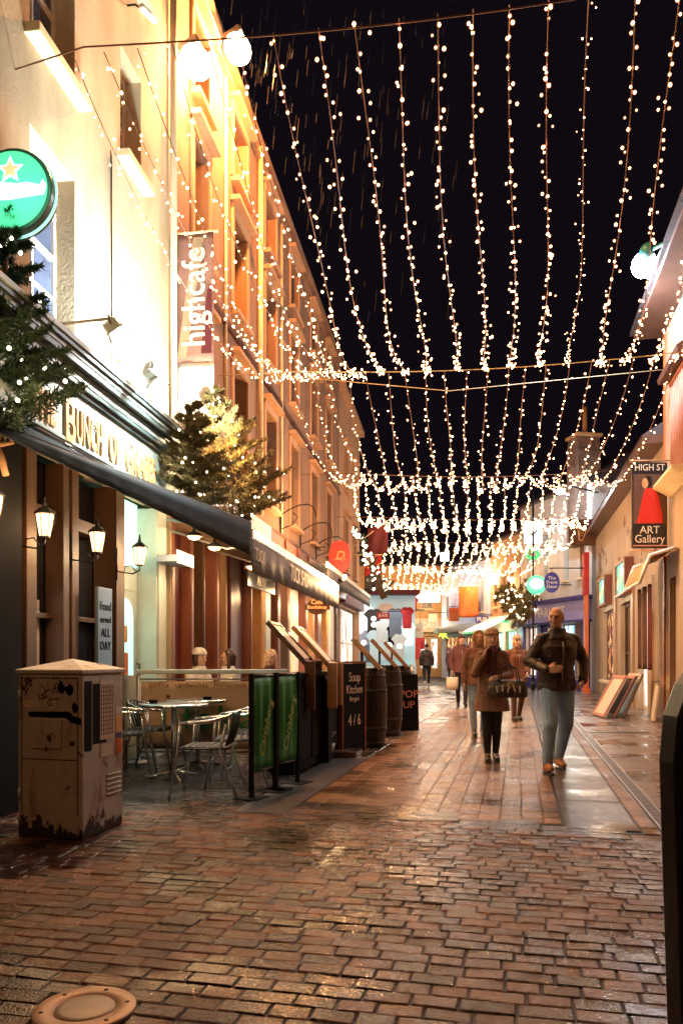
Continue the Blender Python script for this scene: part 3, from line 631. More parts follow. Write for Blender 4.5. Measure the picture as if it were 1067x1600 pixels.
# lower building beyond
D2 = 25.45
lb = thing('tan_building', 'lower weathered tan building at the far end of the left row', 'building', LP(D2), LROT)
L3 = sx(31.2, D2); hl = [(sx(a, D2), sx(a+.9, D2), z0, z1) for a in (26.6, 29.0) for z0, z1 in ((4.2, 6.0), (7.0, 8.5))]
m = MB(); holes_wall(m, 0, L3, 0, 10.1, hl+[(.3, L3-.3, 0, 3.0)], .3, back=7); m.build('wall', M['ochre2'], lb)
for h in hl: window(lb, *h, rec=.28, hood=True, fm=M['wood'], pm=M['glassdark'], trim=M['ochre2'])
m = MB(); m.box(-.02, L3+.05, -.2, 7, 10.103, 10.3); m.build('cornice', M['ochre2'], lb)
window(lb, .32, L3-.32, .5, 2.98, rec=.3, nx=5, nz=2, fm=M['whitep'], pm=M['litwhite'], sill=False)
bx(.3, L3-.3, .1, .32, 0, .49).build('stall_riser', M['black'], lb)
bx(0, L3, -.2, -.003, 3.05, 3.6).build('fascia', M['darkred'], lb)

# ================================================================ awnings of the shops
def awning(name, label, d0, d1, proj, zi, zo, drop, cm, barm, arms, txt=()):
    A = thing(name, label, 'awning', LP(d0), LROT); x1 = sx(d1, d0)
    grid = [[(x1*j/30, -.05-proj*u, zi+(zo-zi)*u-.05*math.sin(math.pi*u)) for j in range(31)] for u in [i/8 for i in range(9)]]
    m = MB(); m.sheet(grid, .012); m.build('canopy', M[cm], A)
    m = MB(); m.box(0, x1, -.10-proj, -.04-proj, zo-.05, zo+.055); m.box(-.02, x1+.02, -.075-proj, -.065-proj, zo+.055, zo+.075); m.build('front_bar', M[barm], A, bevel=.012)
    grid = [[(x1*j/90, -.085-proj+.010*math.sin(j*.9)*u, zo-.052-drop*u) for j in range(91)] for u in (0, .5, 1)]
    m = MB(); m.sheet(grid, .008); va = m.build('valance', M[cm], A)
    for i in range(arms):
        x = x1*(i+.5)/arms; m = MB(); m.tube([(x-.35, -.06, zi-.25), (x+.2, -.05-proj*.5, zo-.02), (x-.3, -.08-proj, zo-.03)], .018, 6); m.build('folding_arm', M['steel'], A)
    for tt, s, d, dz in txt: text(tt, s, M['paper'], va, (sx(d, d0), -.112-proj, zo-.06-drop/2+dz), ext=.003, sx=.8)
    return A
awning('grey_awning', 'long grey-brown awning with silver front bar and lettered valance', 9.25, 16.4, 1.18, 3.1, 2.70, .40, 'grey', 'alu', 4, (('TUCK', .22, 9.55, .02), ('TUCK SHOP', .34, 12.1, .02)))
awning('dark_awning', 'short dark awning with white front bar further up the left side', 16.7, 25.6, .9, 3.5, 3.22, .30, 'darkcanvas', 'whitep', 3)
for i, (px, py, d) in enumerate(((335, 855, 9.9), (393, 885, 11.4), (303, 838, 9.3))):
    p = W(px, py, d); L = thing('awning_lamp', ('round glowing lamp under the grey awning nearest the fir trees', 'round glowing lamp under the grey awning where its lettering starts', 'round glowing lamp under the end of the navy awning')[i], 'lamp', p, LROT, 'round lamps under the awnings')
    m = MB(); m.lathe([(.10, 0), (.09, .03), (.02, .06), (.015, .16)], 16); m.build('shade', M['iron'], L)
    m = MB(); m.lathe([(.004, -.045), (.06, -.03), (.085, -.002)], 16); m.build('bulb', M['lantern'], L)
    lamp('awning_light', 'POINT', (0, 0, -.10), 16, WARM, .07, parent=L)
for d, e in ((13.0, 13), (15.2, 12), (17.6, 16), (20, 20), (23, 20)): lamp('shopfront_light', 'POINT', LP(d, .45, 2.45), e, WARM, .12)

# signs on the left row
ms = thing('music_sign', 'narrow black shop board lettered MUSIC under the grey awning', 'sign', LP(13.4, .30, 2.42), LROT)
bx(-.7, 1.3, 0, .04, 0, .26).build('board', M['black'], ms, bevel=.006); text('MUSIC', .24, M['whitep'], ms, (.3, -.006, .13), ext=.004)
m = MB(); m.box(-.75, 1.35, -.03, .05, .262, .30); m.build('cap', M['wood2'], ms)
cs = thing('cafe_sign', 'small dark oval sign with glowing orange lettering hanging below the grey awning', 'sign', W(495, 948, 14.5), -.05)
m = MB(); m.prism([(.20*math.cos(a), .15*math.sin(a)) for a in [2*math.pi*k/28 for k in range(28)]]+[], -.02, .02); m.prism([(-.24, -.06), (.24, -.06), (.24, .04), (-.24, .04)], -.03, -.021); m.build('board', M['redwood'], cs, bevel=.005)
M['orangelit'] = E('orange_lit', (1, .28, .06), 1.6)
text('Cafe', .12, M['orangelit'], cs, (0, -.028, .085), ext=.003); text('Bookshop', .09, M['orangelit'], cs, (0, -.036, -.01), ext=.003)
m = MB(); m.tube([(0, 0, .15), (0, 0, .45)], .008); m.tube([(0, 0, .45), (-.5, .05, .45)], .012); m.build('bracket', M['iron'], cs)
rs = thing('red_round_sign', 'rounded red hanging sign with swirl emblem beside the dark awning', 'sign', W(530, 870, 19), -.08)
k = .62
m = MB(); m.prism([(x*k*.42, z*k*.62) for x, z in [(math.copysign(abs(math.cos(a))**.75, math.cos(a)), math.copysign(abs(math.sin(a))**.75, math.sin(a))) for a in [2*math.pi*i/36 for i in range(36)]]], -.03, .03); m.build('board', M['red'], rs, bevel=.01)
text('D', .30, M['tancloth'], rs, (.0, -.036, .02), ext=.003, shear=.3); m = MB(); m.tube([(-.15, -.034, -.08), (-.05, -.034, -.03), (.05, -.034, -.10), (.16, -.034, -.05)], .008, 5); m.build('swirl', M['tancloth'], rs)
m = MB(); m.tube([(-.26, 0, .25), (-.62, .08, .25)], .014); m.tube([(-.26, 0, -.2), (-.62, .08, -.2)], .014); m.build('bracket', M['iron'], rs)
def flag(name, label, p, wd, ht, mt, rot, txt=None, pole=True, drop=None, cat='flag', slant=0):
    f = thing(name, label, cat, p, rot)
    grid = [[(wd*j/12, .035*math.sin(j*.8+i*.4)*(1-.3*i/10), -ht*i/10-slant*(j/12)) for j in range(13)] for i in range(11)]
    m = MB(); m.sheet(grid, .008); cl = m.build('cloth', M[mt], f)
    if drop:
        grid = [[(wd*j/12, .03*math.sin(j*.8+4), -ht-drop*i/4-slant*(j/12)) for j in range(13)] for i in range(5)]
        m = MB(); m.sheet(grid, .008); m.build('lower_cloth', M['darkcanvas'], f)
    if pole: m = MB(); m.tube([(-.45, 0, -.35+slant), (wd*1.0, 0, .05-slant)] if slant else [(-.3, 0, .02), (wd+.05, 0, .02)], .016, 6); m.build('pole', M['trim'], f)
    for tt, s, x, z, mm in (txt or ()): text(tt, s, M[mm], f, (x, -.055, z), ext=.003)
    return f
flag('dark_flag', 'dark red flag hanging limp from a slanting pole above the red sale banner', W(574, 826, 24), .62, .95, 'darkred', -.1, slant=-.2)
flag('sale_banner', 'red banner reading SALE over a dark lower half beside the far left shops', W(569, 868, 23), .50, .62, 'redcloth', -.05, txt=(('SALE', .19, .27, -.32, 'gold'), ('ON 361', .12, .26, -.74, 'whitep')), drop=.42, cat='banner')
for d, k in ((16.4, 'nearest'), (18.6, 'middle'), (20.8, 'farthest')):
    b = thing('scroll_bracket', f'curved wrought iron bracket on the ochre wall, {k} of the three', 'bracket', LP(d, 0, 4.0), LROT, 'iron brackets on the ochre wall')
    m = MB(); m.tube([(0, -.03, -.3), (0, -.03, .35)], .02, 6); m.tube([(0, -.03, .25)]+[(0, -.03-.75*math.sin(a), .25+.2*math.sin(2*a)+.02) for a in (.3, .6, .9, 1.2, 1.5)]+[(0, -.80, .15)], .014, 6); m.tube([(0, -.03, -.05), (0, -.3, .05), (0, -.4, .2), (0, -.3, .3)], .012, 6)
    m.build('scroll', M['iron'], b)
# sodium floodlights high on the ochre wall
for i, (px, py, d, off) in enumerate(((368, 72, 11.8, 1.0), (302, 92, 10.25, .35))):
    p = W(px, py, d); f = thing('street_floodlight', ('orange-white street floodlight on an arm high on the ochre wall', 'second glaring floodlight closer against the ochre wall')[i], 'street light', p, LROT, 'sodium lights on the ochre wall')
    q = Matrix.Rotation(-.5, 3, 'X'); m = MB(); m.obox((0, 0, .04), (.46, .30, .12), q); m.obox((0, .02, .13), (.3, .2, .06), q); m.build('hood', M['steel'], f, bevel=.02)
    m = MB(); m.obox(q@Vector((0, 0, -.035)), (.42, .27, .05), q); m.ball(q@Vector((0, 0, -.06)), (.27, .20, .15), 20, 12); m.build('lens', M['sodium'], f)
    wallx = (p.x-LX(p.y))
    m = MB(); m.tube([(0, 0, .1), (0, .1, .16), (0, wallx, .05)], .025, 8); m.build('arm', M['iron'], f)
    lamp('sodium_light', 'POINT', (.0, -.45, -.34), (1150, 110)[i], SODIUM, .15, parent=f)
sc = thing('security_camera', 'small pale security camera on the pub wall near the top of the frame', 'camera', W(228, 22, 8.6), LROT)
m = MB(); m.tube([(-.13, 0, -.03), (.13, -.05, .03)], .04, 10); m.build('housing', M['whitep'], sc); m = MB(); m.tube([(0, 0, 0), (0, .12, .12), (0, .30, .12)], .012, 6); m.build('mount', M['iron'], sc)

bsp = thing('added_spotlight', 'made-up bright spotlight added on the end of the grey awning front bar', 'spotlight', LP(16.2, 1.30, 2.78), LROT)
m = MB(); m.tube([(0, 0, .02), (0, -.10, .10)], .05, 12); m.tube([(0, 0, 0), (0, .1, -.06)], .015, 6); m.build('housing', M['iron'], bsp); m = MB(); m.ball((0, -.12, .115), .045); m.build('lens', M['floodlens'], bsp)
lamp('added_spot_light', 'POINT', (0, -.24, .16), 420, (1, .55, .24), .05, parent=bsp)  # added lamp: throws the windbreak shadow and gold glints towards the camera

# drizzle falling through the light of the street floodlight
M['drop'] = P('rain_streak', (.85, .85, .85), .3, bump=0, var=.05); M['drop'].node_tree.nodes['Principled BSDF'].inputs['Alpha'].default_value = .06
rr_ = random.Random(77); m = MB()
for k in range(380):
    y = rr_.uniform(8.5, 14.5); x = LX(y)+rr_.random()**1.6*3.6+.1; z = rr_.uniform(7.0, 11.8); L_ = rr_.uniform(.12, .40); w_ = .0009*(y/8); dx = .10*L_
    m.add([(x-w_, y, z), (x+w_, y, z), (x+w_+dx, y+.01, z+L_), (x-w_+dx, y+.01, z+L_), (x, y-w_*1.5, z)], [(0, 1, 2, 3), (0, 4, 3)])
o = m.build('rain', M['drop']); tag(o, 'fine drizzle lit by the floodlights high on the ochre wall', 'rain', kind='stuff')
# ================================================================ RIGHT: near building with eave
DR = 15.3
def rx(d, d0=DR): return (d0-d)*RK
nb = thing('corner_building', 'tall pale building on the right with barred upper window and red soffit', 'building', RP(DR), RROT)
Lr = rx(7.0)
hl = [(rx(14.35), rx(13.1), 4.55, 6.25), (rx(11.5), rx(10.2), 4.55, 6.25), (rx(14.85), rx(14.3), 0, 2.75), (rx(13.6), rx(11.6), .8, 2.9)]
m = MB(); holes_wall(m, 0, Lr, 0, 7.75, hl, .25, back=6); m.build('wall', M['pale'], nb)
m = MB(); m.box(-.25, Lr, -.55, -.003, 7.66, 7.76); m.build('soffit', M['eave'], nb)
m = MB(); m.add([(-.3, -.62, 7.762), (Lr, -.62, 7.762), (Lr, -.62, 7.84), (-.3, -.62, 7.84), (-.3, 3.5, 9.6), (Lr, 3.5, 9.6), (-.3, 3.5, 7.762), (Lr, 3.5, 7.762)], [(0, 1, 2, 3), (3, 2, 5, 4), (0, 3, 4, 6), (1, 7, 5, 2), (0, 6, 7, 1)]); m.build('roof', M['roof'], nb)
for i in (0, 1):
    h = hl[i]; wd = window(nb, *h, rec=.2, nx=2, nz=2, fm=M['whitep'], pm=M['glassdark'], sill=False)
    m = MB(); [m.tube([(h[0]+(h[1]-h[0])*(k+.5)/9, -.09, h[2]-.02), (h[0]+(h[1]-h[0])*(k+.5)/9, -.09, h[3]+.02)], .016, 6) for k in range(9)]; m.box(h[0]-.05, h[1]+.05, -.11, -.07, h[2]-.06, h[2]-.02); m.box(h[0]-.05, h[1]+.05, -.11, -.07, h[3]+.02, h[3]+.06); m.build('bars', M['pink'], wd)
    m = MB(); m.prismx([(-.003, h[2]-.30), (-.06, h[2]-.30), (-.36, h[2]-.14), (-.36, h[2]-.08), (-.003, h[2]-.08)], h[0]-.25, h[1]+.25); m.build('sill', M['trim'], wd)
    m = MB(); m.prismx([(-.003, h[3]+.14), (-.25, h[3]+.14), (-.28, h[3]+.22), (-.003, h[3]+.40)], h[0]-.25, h[1]+.25); m.build('hood', M['eave'], wd)
dr_ = bx(hl[2][0]+.002, hl[2][1]-.002, .16, .2, 0, 2.74).build('door', M['pink'], nb)
m = MB(); [m.box(hl[2][0]+.06, hl[2][1]-.06, .148, .158, z, z+.55) for z in (.15, .8, 1.45, 2.08)]; m.build('door_panel', M['pink'], dr_, bevel=.004)
window(nb, *hl[3], rec=.2, nx=3, nz=2, fm=M['redwood'], pm=M['litwarm'], sill=True)
m = MB(); m.box(-.04, -.003+.05, -.03, -.003, 0, 7.65); m.build('corner_strip', M['orangep'], nb)
# stub of orange soffit trim & hooped canopy with drape beside the door
hc = thing('hooped_canopy', 'small hooped cream and orange canopy with long brown drapes beside the gallery banner', 'canopy', RP(14.9, 0, 2.5), RROT)
grid = [[(-1.0+1.9*j/12, -.04-.62*math.sin(u*math.pi/2), .62*math.cos(u*math.pi/2)+.12) for j in range(13)] for u in [i/8 for i in range(9)]]
m = MB(); m.sheet(grid, .012); m.build('hood', M['tancloth'], hc)
m = MB(); m.tube([(-1.0, -.05, .74), (-1.0, -.5, .60), (-1.0, -.67, .12), (.9, -.67, .12), (.9, -.5, .6), (.9, -.05, .74)], .035, 8); m.build('rim', M['whitep'], hc)
for x0, x1, mt in ((-.95, -.70, 'brown'), (-.42, -.05, 'brown'), (.25, .48, 'darkred')):
    grid = [[(x0+(x1-x0)*j/8+.05*(i/10)*math.sin(j), -.42+.035*math.sin(j*1.9), .12-1.62*i/10) for j in range(9)] for i in range(11)]
    m = MB(); m.sheet(grid, .010); m.build('drape', M[mt], hc)
lamp('canopy_light', 'POINT', RP(14.0, 1.6, 3.7), 45, WARM, .1)
# gallery banner
ag = thing('gallery_banner', 'tall dark banner sign reading HIGH ST ART Gallery with a red cloaked figure', 'sign', RP(14.6, .10, 3.30), -.03)
m = MB(); m.box(-.66, 0, -.025, .025, 0, 1.62); m.build('board', M['black'], ag, bevel=.006)
m = MB(); m.tube([(-.7, 0, 1.66), (.15, 0, 1.66)], .016); m.tube([(-.7, 0, -.04), (.15, 0, -.04)], .014); m.build('pole', M['wood2'], ag)
text('HIGH ST', .175, M['paper'], ag, (-.33, -.028, 1.52), ext=.002, sx=.86)
text('ART', .20, M['paper'], ag, (-.33, -.028, .34), ext=.002); text('Gallery', .215, M['paper'], ag, (-.33, -.028, .17), ext=.002, sx=.9)
bx(-.64, -.02, -.030, -.0255, .035, .06).build('foot_line', M['pink'], ag)
pb = bx(-.63, -.03, -.030, -.0255, .46, 1.40).build('painting', M['brown'], ag)
m = MB(); m.prism([(-.57, .47), (-.09, .47), (-.09, .62), (-.13, .80), (-.17, .98), (-.24, 1.10), (-.34, 1.15), (-.42, 1.12), (-.47, .95), (-.51, .75)], -.034, -.0305); m.build('painted_cloak', M['red'], pb)
m = MB(); m.prism([(-.42+.058*math.cos(a), 1.225+.10*math.sin(a)) for a in [2*math.pi*k/20 for k in range(20)]], -.036, -.0345); m.build('painted_face', M['tancloth'], pb)
m = MB(); m.prism([(-.36+.075*math.cos(a), 1.245+.12*math.sin(a)) for a in [2*math.pi*k/20 for k in range(20)]], -.0340, -.0306); m.build('painted_hair', M['black'], pb)
# cool street lamp from the eave
p = W(1005, 412, 13.0); f = thing('eave_lamp', 'white street floodlight with teal housing on the eave of the right building', 'street light', p, RROT)
m = MB(); m.ball((.30, 0, .05), (.20, .12, .12), 14, 10); m.tube([(.30, 0, .05), (.62, .15, -.03), (1.1, .35, -.12)], .03, 8); m.build('housing', M['teal'], f)
m = MB(); m.ball((-.0, 0, -.02), (.27, .20, .19), 20, 12); m.build('lens', M['coollens'], f)
lamp('lamp_light', 'POINT', (-.45, -.35, -.35), 380, COOL, .12, parent=f)

# ================================================================ RIGHT: low cream gallery
D3 = 28.0
gb = thing('gallery_building', 'low cream gallery with dark eave and small iron birds scattered over its wall', 'building', RP(D3), RROT)
def r3(d): return (D3-d)*RK
Lg = r3(15.32)
hl = [(r3(18.6), r3(17.3), 0, 2.75), (r3(21.6), r3(19.8), 0, 2.7), (r3(25.6), r3(23.2), .5, 2.7)]
m = MB(); holes_wall(m, 0, Lg, 0, 5.62, hl, .25, back=6); m.build('wall', M['pale'], gb)
m = MB(); m.box(-.1, Lg, -.42, -.003, 5.50, 5.66); m.build('eave', M['wood'], gb)
m = MB(); m.add([(-.1, -.44, 5.662), (Lg, -.44, 5.662), (Lg, 3.2, 7.9), (-.1, 3.2, 7.9), (-.1, 3.2, 5.662), (Lg, 3.2, 5.662)], [(0, 1, 2, 3), (0, 3, 4), (1, 5, 2), (0, 4, 5, 1)]); m.build('roof', M['roof'], gb)
window(gb, *hl[0], rec=.18, nx=3, nz=2, fm=M['whitep'], pm=M['litwhite'], sill=False, fw=.07); window(gb, *hl[1], rec=.18, nx=2, nz=2, fm=M['brown'], pm=M['glassdark'], sill=False, fw=.10)
window(gb, *hl[2], rec=.18, nx=3, nz=2, fm=M['wood'], pm=M['litwarm'])
for k, d in enumerate((16.6, 19.2, 22.4)):
    m = MB(); m.box(r3(d+.08), r3(d-.08), -.05, -.003, 0, 3.0); m.build('pilaster', M['wood2' if k else 'pale'], gb)
r9 = random.Random(4)
for k in range(22):
    d = r9.uniform(16.0, 27); z = r9.uniform(3.2, 4.9) if d > 17 else r9.uniform(2.9, 5)
    b = MB(); s = r9.uniform(.09, .15); a = r9.uniform(-.5, .5); q = Matrix.Rotation(a, 3, 'Y'); c = Vector((r3(d), -.06, z))
    pts = [(-1.3, .9), (-.5, .35), (0, .15), (.5, .4), (1.2, 1.0), (.6, -.1), (.25, -.3), (.1, -1.1), (-.15, -.35), (-.7, 0)]
    b.prism([((x*math.cos(a)-z_*math.sin(a))*s+c.x, (x*math.sin(a)+z_*math.cos(a))*s+c.z) for x, z_ in pts], -.06, -.045); b.tube([(c.x, -.05, c.z), (c.x, -.002, c.z)], .008, 4)
    b.build('iron_bird', M['redwood'], gb)
# gallery sign box, coloured lit panels
for d, px0, lab in ((20.2, 0, 'lit picture sign box framed in brown over the gallery window'), (24.4, 1, 'smaller green and cream sign box further along the gallery wall')):
    s = thing('sign_box', lab, 'sign', RP(d, 0, 2.85), RROT)
    M['pic%d' % px0] = LIT('sign_picture%d' % px0, [(.1, .55, .35), (.85, .9, .75), (.1, .5, .6), (.9, .75, .3), (.1, .2, .1)], .8, 3.5)
    m = MB(); m.box(-.95, .95, -.22, -.003, 0, .06); m.box(-.95, .95, -.22, -.003, .84, .90); m.box(-.95, -.88, -.22, -.003, .06, .84); m.box(.88, .95, -.22, -.003, .06, .84); m.build('frame', M['redwood'], s)
    bx(-.879, .879, -.17, -.003, .061, .839).build('picture', M['pic%d' % px0], s)
    lamp('sign_light', 'POINT', RP(d, 1.2, 2.9), 38, (1, .9, .7), .15)
# leaning boards and panels
def lean(name, label, cat, p, rot, w_, h_, t_, tilt, mt, frame=None, group=None):
    o = thing(name, label, cat, p, rot, group)
    q = Matrix.Rotation(tilt, 3, 'X')
    m = MB(); m.obox(q@Vector((0, 0, h_/2))+Vector((0, 0, abs(math.sin(tilt))*t_/2)), (w_, t_, h_), q); m.build('board', M[mt], o, bevel=.004)
    if frame:
        m = MB()
        for cx, cz, a, b in ((0, .03, w_, .06), (0, h_-.03, w_, .06), (-w_/2+.03, h_/2, .06, h_-.12), (w_/2-.03, h_/2, .06, h_-.12)): m.obox(q@Vector((cx, -t_/2-.012, cz))+Vector((0, 0, abs(math.sin(tilt))*t_/2)), (a, .022, b), q)
        m.build('frame', M[frame], o)
    return o
lean('picture', 'outermost picture frame leaning against the gallery wall', 'picture frame', (5.35, 16.1, .005), RROT+.15, .9, .95, .03, -.50, 'paper', 'pink', 'frames leaning by the gallery')
lean('picture', 'pink edged frame in the middle of the leaning row', 'picture frame', (5.58, 16.15, .005), RROT+.15, .9, .93, .03, -.48, 'brown', 'pink', 'frames leaning by the gallery')
lean('picture', 'dark frame nearest the gallery window in the leaning row', 'picture frame', (5.82, 16.25, .005), RROT+.15, .85, .95, .03, -.40, 'greypl', 'paper', 'frames leaning by the gallery')
lean('display_board', 'cream panel leaning on the wall under the gallery banner', 'panel', RP(15.35, .22, .005), RROT, .34, .72, .04, -.12, 'trim')
lean('display_board', 'shorter pale panel leaning beside the pink door', 'panel', RP(14.95, .28, .005), RROT, .30, .68, .04, -.12, 'whitep')
op = thing('orange_post', 'tall bright orange painted post between the purple shop and the gallery', 'post', RP(27.2, .35, 0), RROT)
m = MB(); m.box(-.35, .35, -.12, .0, 0, 3.4); m.build('post', M['orangep'], op, bevel=.01); m = MB(); m.box(-.38, .38, -.16, .02, 3.4, 4.9); m.build('red_drape', M['redcloth'], op, bevel=.03)
bx(-.42, .42, -.18, .04, 0.0, .14).build('foot', M['orangep'], op)

# ================================================================ RIGHT: far buildings, the street bends left
def rbld(name, label, near, far, H, mt, holes, extra=None):
    n_ = Vector(near); f_ = Vector(far); d = n_-f_; L = d.length; rot = math.atan2(d.y, d.x)
    o = thing(name, label, 'building', (f_.x, f_.y, 0), rot)
    m = MB(); holes_wall(m, 0.002, L-.002, 0, H, [h[:4] for h in holes], .22, back=5); m.build('wall', M[mt], o)
    for h in holes: window(o, *h[:4], rec=.2, nx=h[4], nz=h[5], fm=M[h[6]], pm=M[h[7]], sill=h[2] > .6)
    return o, L
wb_, Lw = rbld('white_building', 'white building with narrow blue slit windows over the purple shop', (9.10, 28.15), (7.75, 33.5), 7.6, 'white',
    [(.55, .85, 4.2, 6.0, 1, 2, 'fascdark', 'glassblue'), (2.0, 2.3, 4.2, 6.2, 1, 2, 'teal', 'glassblue'), (3.6, 3.9, 4.2, 6.2, 1, 2, 'teal', 'glassblue'), (4.7, 5.0, 4.2, 6.2, 1, 2, 'teal', 'glassblue'),
     (.5, 1.6, .4, 2.5, 2, 2, 'purple', 'litwhite'), (3.3, 4.9, .4, 2.5, 2, 2, 'purple', 'litcool')])
m = MB(); m.box(0, Lw, -.30, -.003, 2.62, 3.35); m.build('fascia', M['lilac'], wb_, bevel=.01); m = MB(); m.box(-.05, Lw+.05, -.42, -.003, 3.352, 3.50); m.box(-.03, Lw+.03, -.34, -.003, 2.53, 2.618); m.build('cornice', M['purple'], wb_)
text('HARVEST', .52, M['whitep'], wb_, (3.0, -.31, 2.98), ext=.005, sx=1.1)
m = MB(); [m.box(x0, x1, -.12, -.003, 0, 2.52) for x0, x1 in ((0.0, .45), (1.65, 1.95), (2.9, 3.25), (4.95, 5.4))]; m.box(1.96, 2.89, -.05, -.003, 0, 2.52); m.box(.46, 1.64, -.1, -.003, 0, .38); m.box(3.26, 4.94, -.1, -.003, 0, .38); m.build('shop_joinery', M['purple'], wb_)
m = MB(); m.prismx([(-.25, 7.602), (-.25, 7.7), (2.6, 9.4), (5.2, 7.7), (5.2, 7.602)], -.15, Lw+.1); m.build('roof', M['roof'], wb_)
st = thing('stone_gable', 'rubble stone gable with chimney standing above the white building', 'building', (8.85, 29.3, -.35), -1.35)
m = MB(); m.prism([(.0, 5.7), (.85, 5.7), (.85, 9.2), (.75, 9.75), (.1, 9.75), (.0, 9.3)], -.35, .55); m.box(.0, .85, .0, .55, 0, 5.7); m.build('wall', M['stone'], st)
m = MB(); m.box(-.05, .9, -.4, .6, 9.752, 9.85); m.tube([(.5, .1, 9.85), (.52, .1, 10.9)], .09, 10); m.build('chimney', M['tancloth'], st)
hs = thing('harp_sign', 'square dark brown sign with a pale harp shape beside the stone gable', 'sign', W(908, 832, 27.0), -.1)
m = MB(); m.box(-.45, .45, -.04, .04, -.46, .46); m.build('board', M['brown'], hs, bevel=.01)
m = MB(); m.tube([(-.10, -.05, -.25), (.0, -.05, -.3), (.12, -.05, 0), (.10, -.05, .2), (-.02, -.05, .22), (-.14, -.05, .16), (-.10, -.05, -.25)], .018, 6); [m.tube([(-.1+k*.05, -.05, -.2+k*.04), (-.1+k*.05, -.05, .17)], .006, 4) for k in range(4)]; m.build('emblem', M['gold'], hs)
m = MB(); m.tube([(.45, 0, .4), (1.3, .2, .4)], .02); m.build('bracket', M['iron'], hs)
tb, Lt = rbld('brown_building', 'tan fronted building with dark tall windows behind the lit round sign', (7.72, 33.55), (7.2, 37.2), 6.6, 'ochre2',
    [(.4, .8, 3.6, 5.2, 1, 2, 'wood', 'glassdark'), (1.5, 1.9, 3.6, 5.2, 1, 2, 'wood', 'glassdark'), (2.6, 3.0, 3.6, 5.2, 1, 2, 'wood', 'glassdark'), (.3, 1.6, .3, 2.4, 2, 2, 'green', 'litcool'), (1.9, 3.3, .3, 2.4, 2, 2, 'green', 'litcool')])
m = MB(); m.prismx([(-.2, 6.603), (-.2, 6.7), (2.6, 8.9), (5.1, 6.7), (5.1, 6.603)], -.1, Lt+.1); m.build('roof', M['roof'], tb)
ga = thing('lit_awning', 'white awning glowing from green-white lights over the shop behind the walkers', 'awning', tb.location, tb.rotation_euler[2])
M['awnlit'] = P('white_canvas', (.8, .85, .8), .6)
grid = [[(Lt*j/16, -.02-1.5*u, 3.15-.75*u) for j in range(17)] for u in [i/6 for i in range(7)]]
m = MB(); m.sheet(grid, .012); m.build('canopy', M['awnlit'], ga)
m = MB(); grid = [[(Lt*j/32, -1.53, 2.39-(.22 if (j % 2) else .15)*u) for j in range(33)] for u in (0, 1)]; m.sheet(grid, .01); m.build('valance', M['green'], ga)
lamp('awning_wash', 'AREA', (Lt/2, -2.2, 4.2), 80, (.85, 1, .9), 1.5, parent=ga, target=None).rotation_euler = (-.5, 0, 0)
lamp('window_wash', 'POINT', (Lt/2, -.8, 2.2), 60, (.75, 1, .85), .2, parent=ga)
bw, Lb = rbld('blue_building', 'pale blue-white building with orange flag where the street bends', (7.16, 37.25), (5.95, 46.0), 6.0, 'bluewall',
    [(1.0, 1.5, 3.5, 5.0, 1, 2, 'purple', 'glassblue'), (4.0, 4.5, 3.5, 5.0, 1, 2, 'purple', 'glassblue'), (7.4, 7.8, 3.5, 5.0, 1, 2, 'purple', 'glassblue'), (.6, 3.8, .4, 2.4, 4, 2, 'wood', 'litwarm'), (4.6, 8.0, .4, 2.4, 4, 2, 'wood', 'litwarm')])
m = MB(); m.box(0, Lb, -.5, -.003, 2.6, 2.95); m.build('fascia', M['fascdark'], bw)
m = MB(); m.prismx([(-.2, 6.003), (-.2, 6.1), (2.6, 8.2), (5.1, 6.1), (5.1, 6.003)], -.1, Lb+.1); m.build('roof', M['roof'], bw)
lamp('wall_wash', 'POINT', (Lb*.55, -2.2, 3.4), 45, (.75, .88, 1), .2, parent=bw)
flag('orange_flag', 'pale orange flag with a darker hoist edge hanging off the blue building', W(716, 917, 38), .95, 1.5, 'orangep', -.2)
flag('blue_flag', 'pale blue pennant beside the orange flag', W(703, 925, 41), .5, 1.5, 'bluewall', .2)
eb = thing('end_building', 'cream shop building closing the far end of the street', 'building', (1.0, 47.5, 0), 0.03)
hl = [(3.8, 4.25, .5, 2.4), (4.5, 4.95, .5, 2.4), (.4, 1.4, 0, 2.4), (3.9, 4.6, 4.2, 5.6), (1.2, 1.9, 4.2, 5.6)]
m = MB(); holes_wall(m, 0, 6.2, 0, 6.8, hl, .25, back=5); m.build('wall', M['tancloth'], eb)
for h in hl: window(eb, *h, nx=2, nz=2, fm=M['trim'], pm=M['litwhite'] if h[2] < 3 else M['glassdark'], sill=h[2] > 3)
m = MB(); m.box(3.3, 5.6, -.3, -.003, 2.75, 3.6); m.build('fascia', M['banner'], eb); text('CAFE', .5, M['whitep'], eb, (4.4, -.31, 3.15))
m = MB(); m.prismx([(-.2, 6.803), (-.2, 6.9), (2.5, 8.6), (5.1, 6.9), (5.1, 6.803)], -.1, 6.3); m.build('roof', M['roof'], eb)
lamp('facade_wash', 'POINT', (4.2, -2.0, 3.2), 60, (1, .85, .55), .2, parent=eb); lamp('facade_wash', 'POINT', (1.0, -2.5, 3.2), 80, (1, .9, .8), .2, parent=eb)
M['limelit'] = E('lime_lit', (.55, .8, .08), 1.0)
sb = thing('star_burst_sign', 'lime green burst shaped sign on the cream end building', 'sign', W(693, 988, 45), 0)
m = MB(); m.prism([((.42 if k % 2 else .26)*math.cos(k*math.pi/9), (.42 if k % 2 else .26)*math.sin(k*math.pi/9)) for k in range(18)], -.05, .05); m.build('board', M['limelit'], sb); m = MB(); m.tube([(0, .05, 0), (0, 2.2, 0)], .03); m.build('bracket', M['iron'], sb)

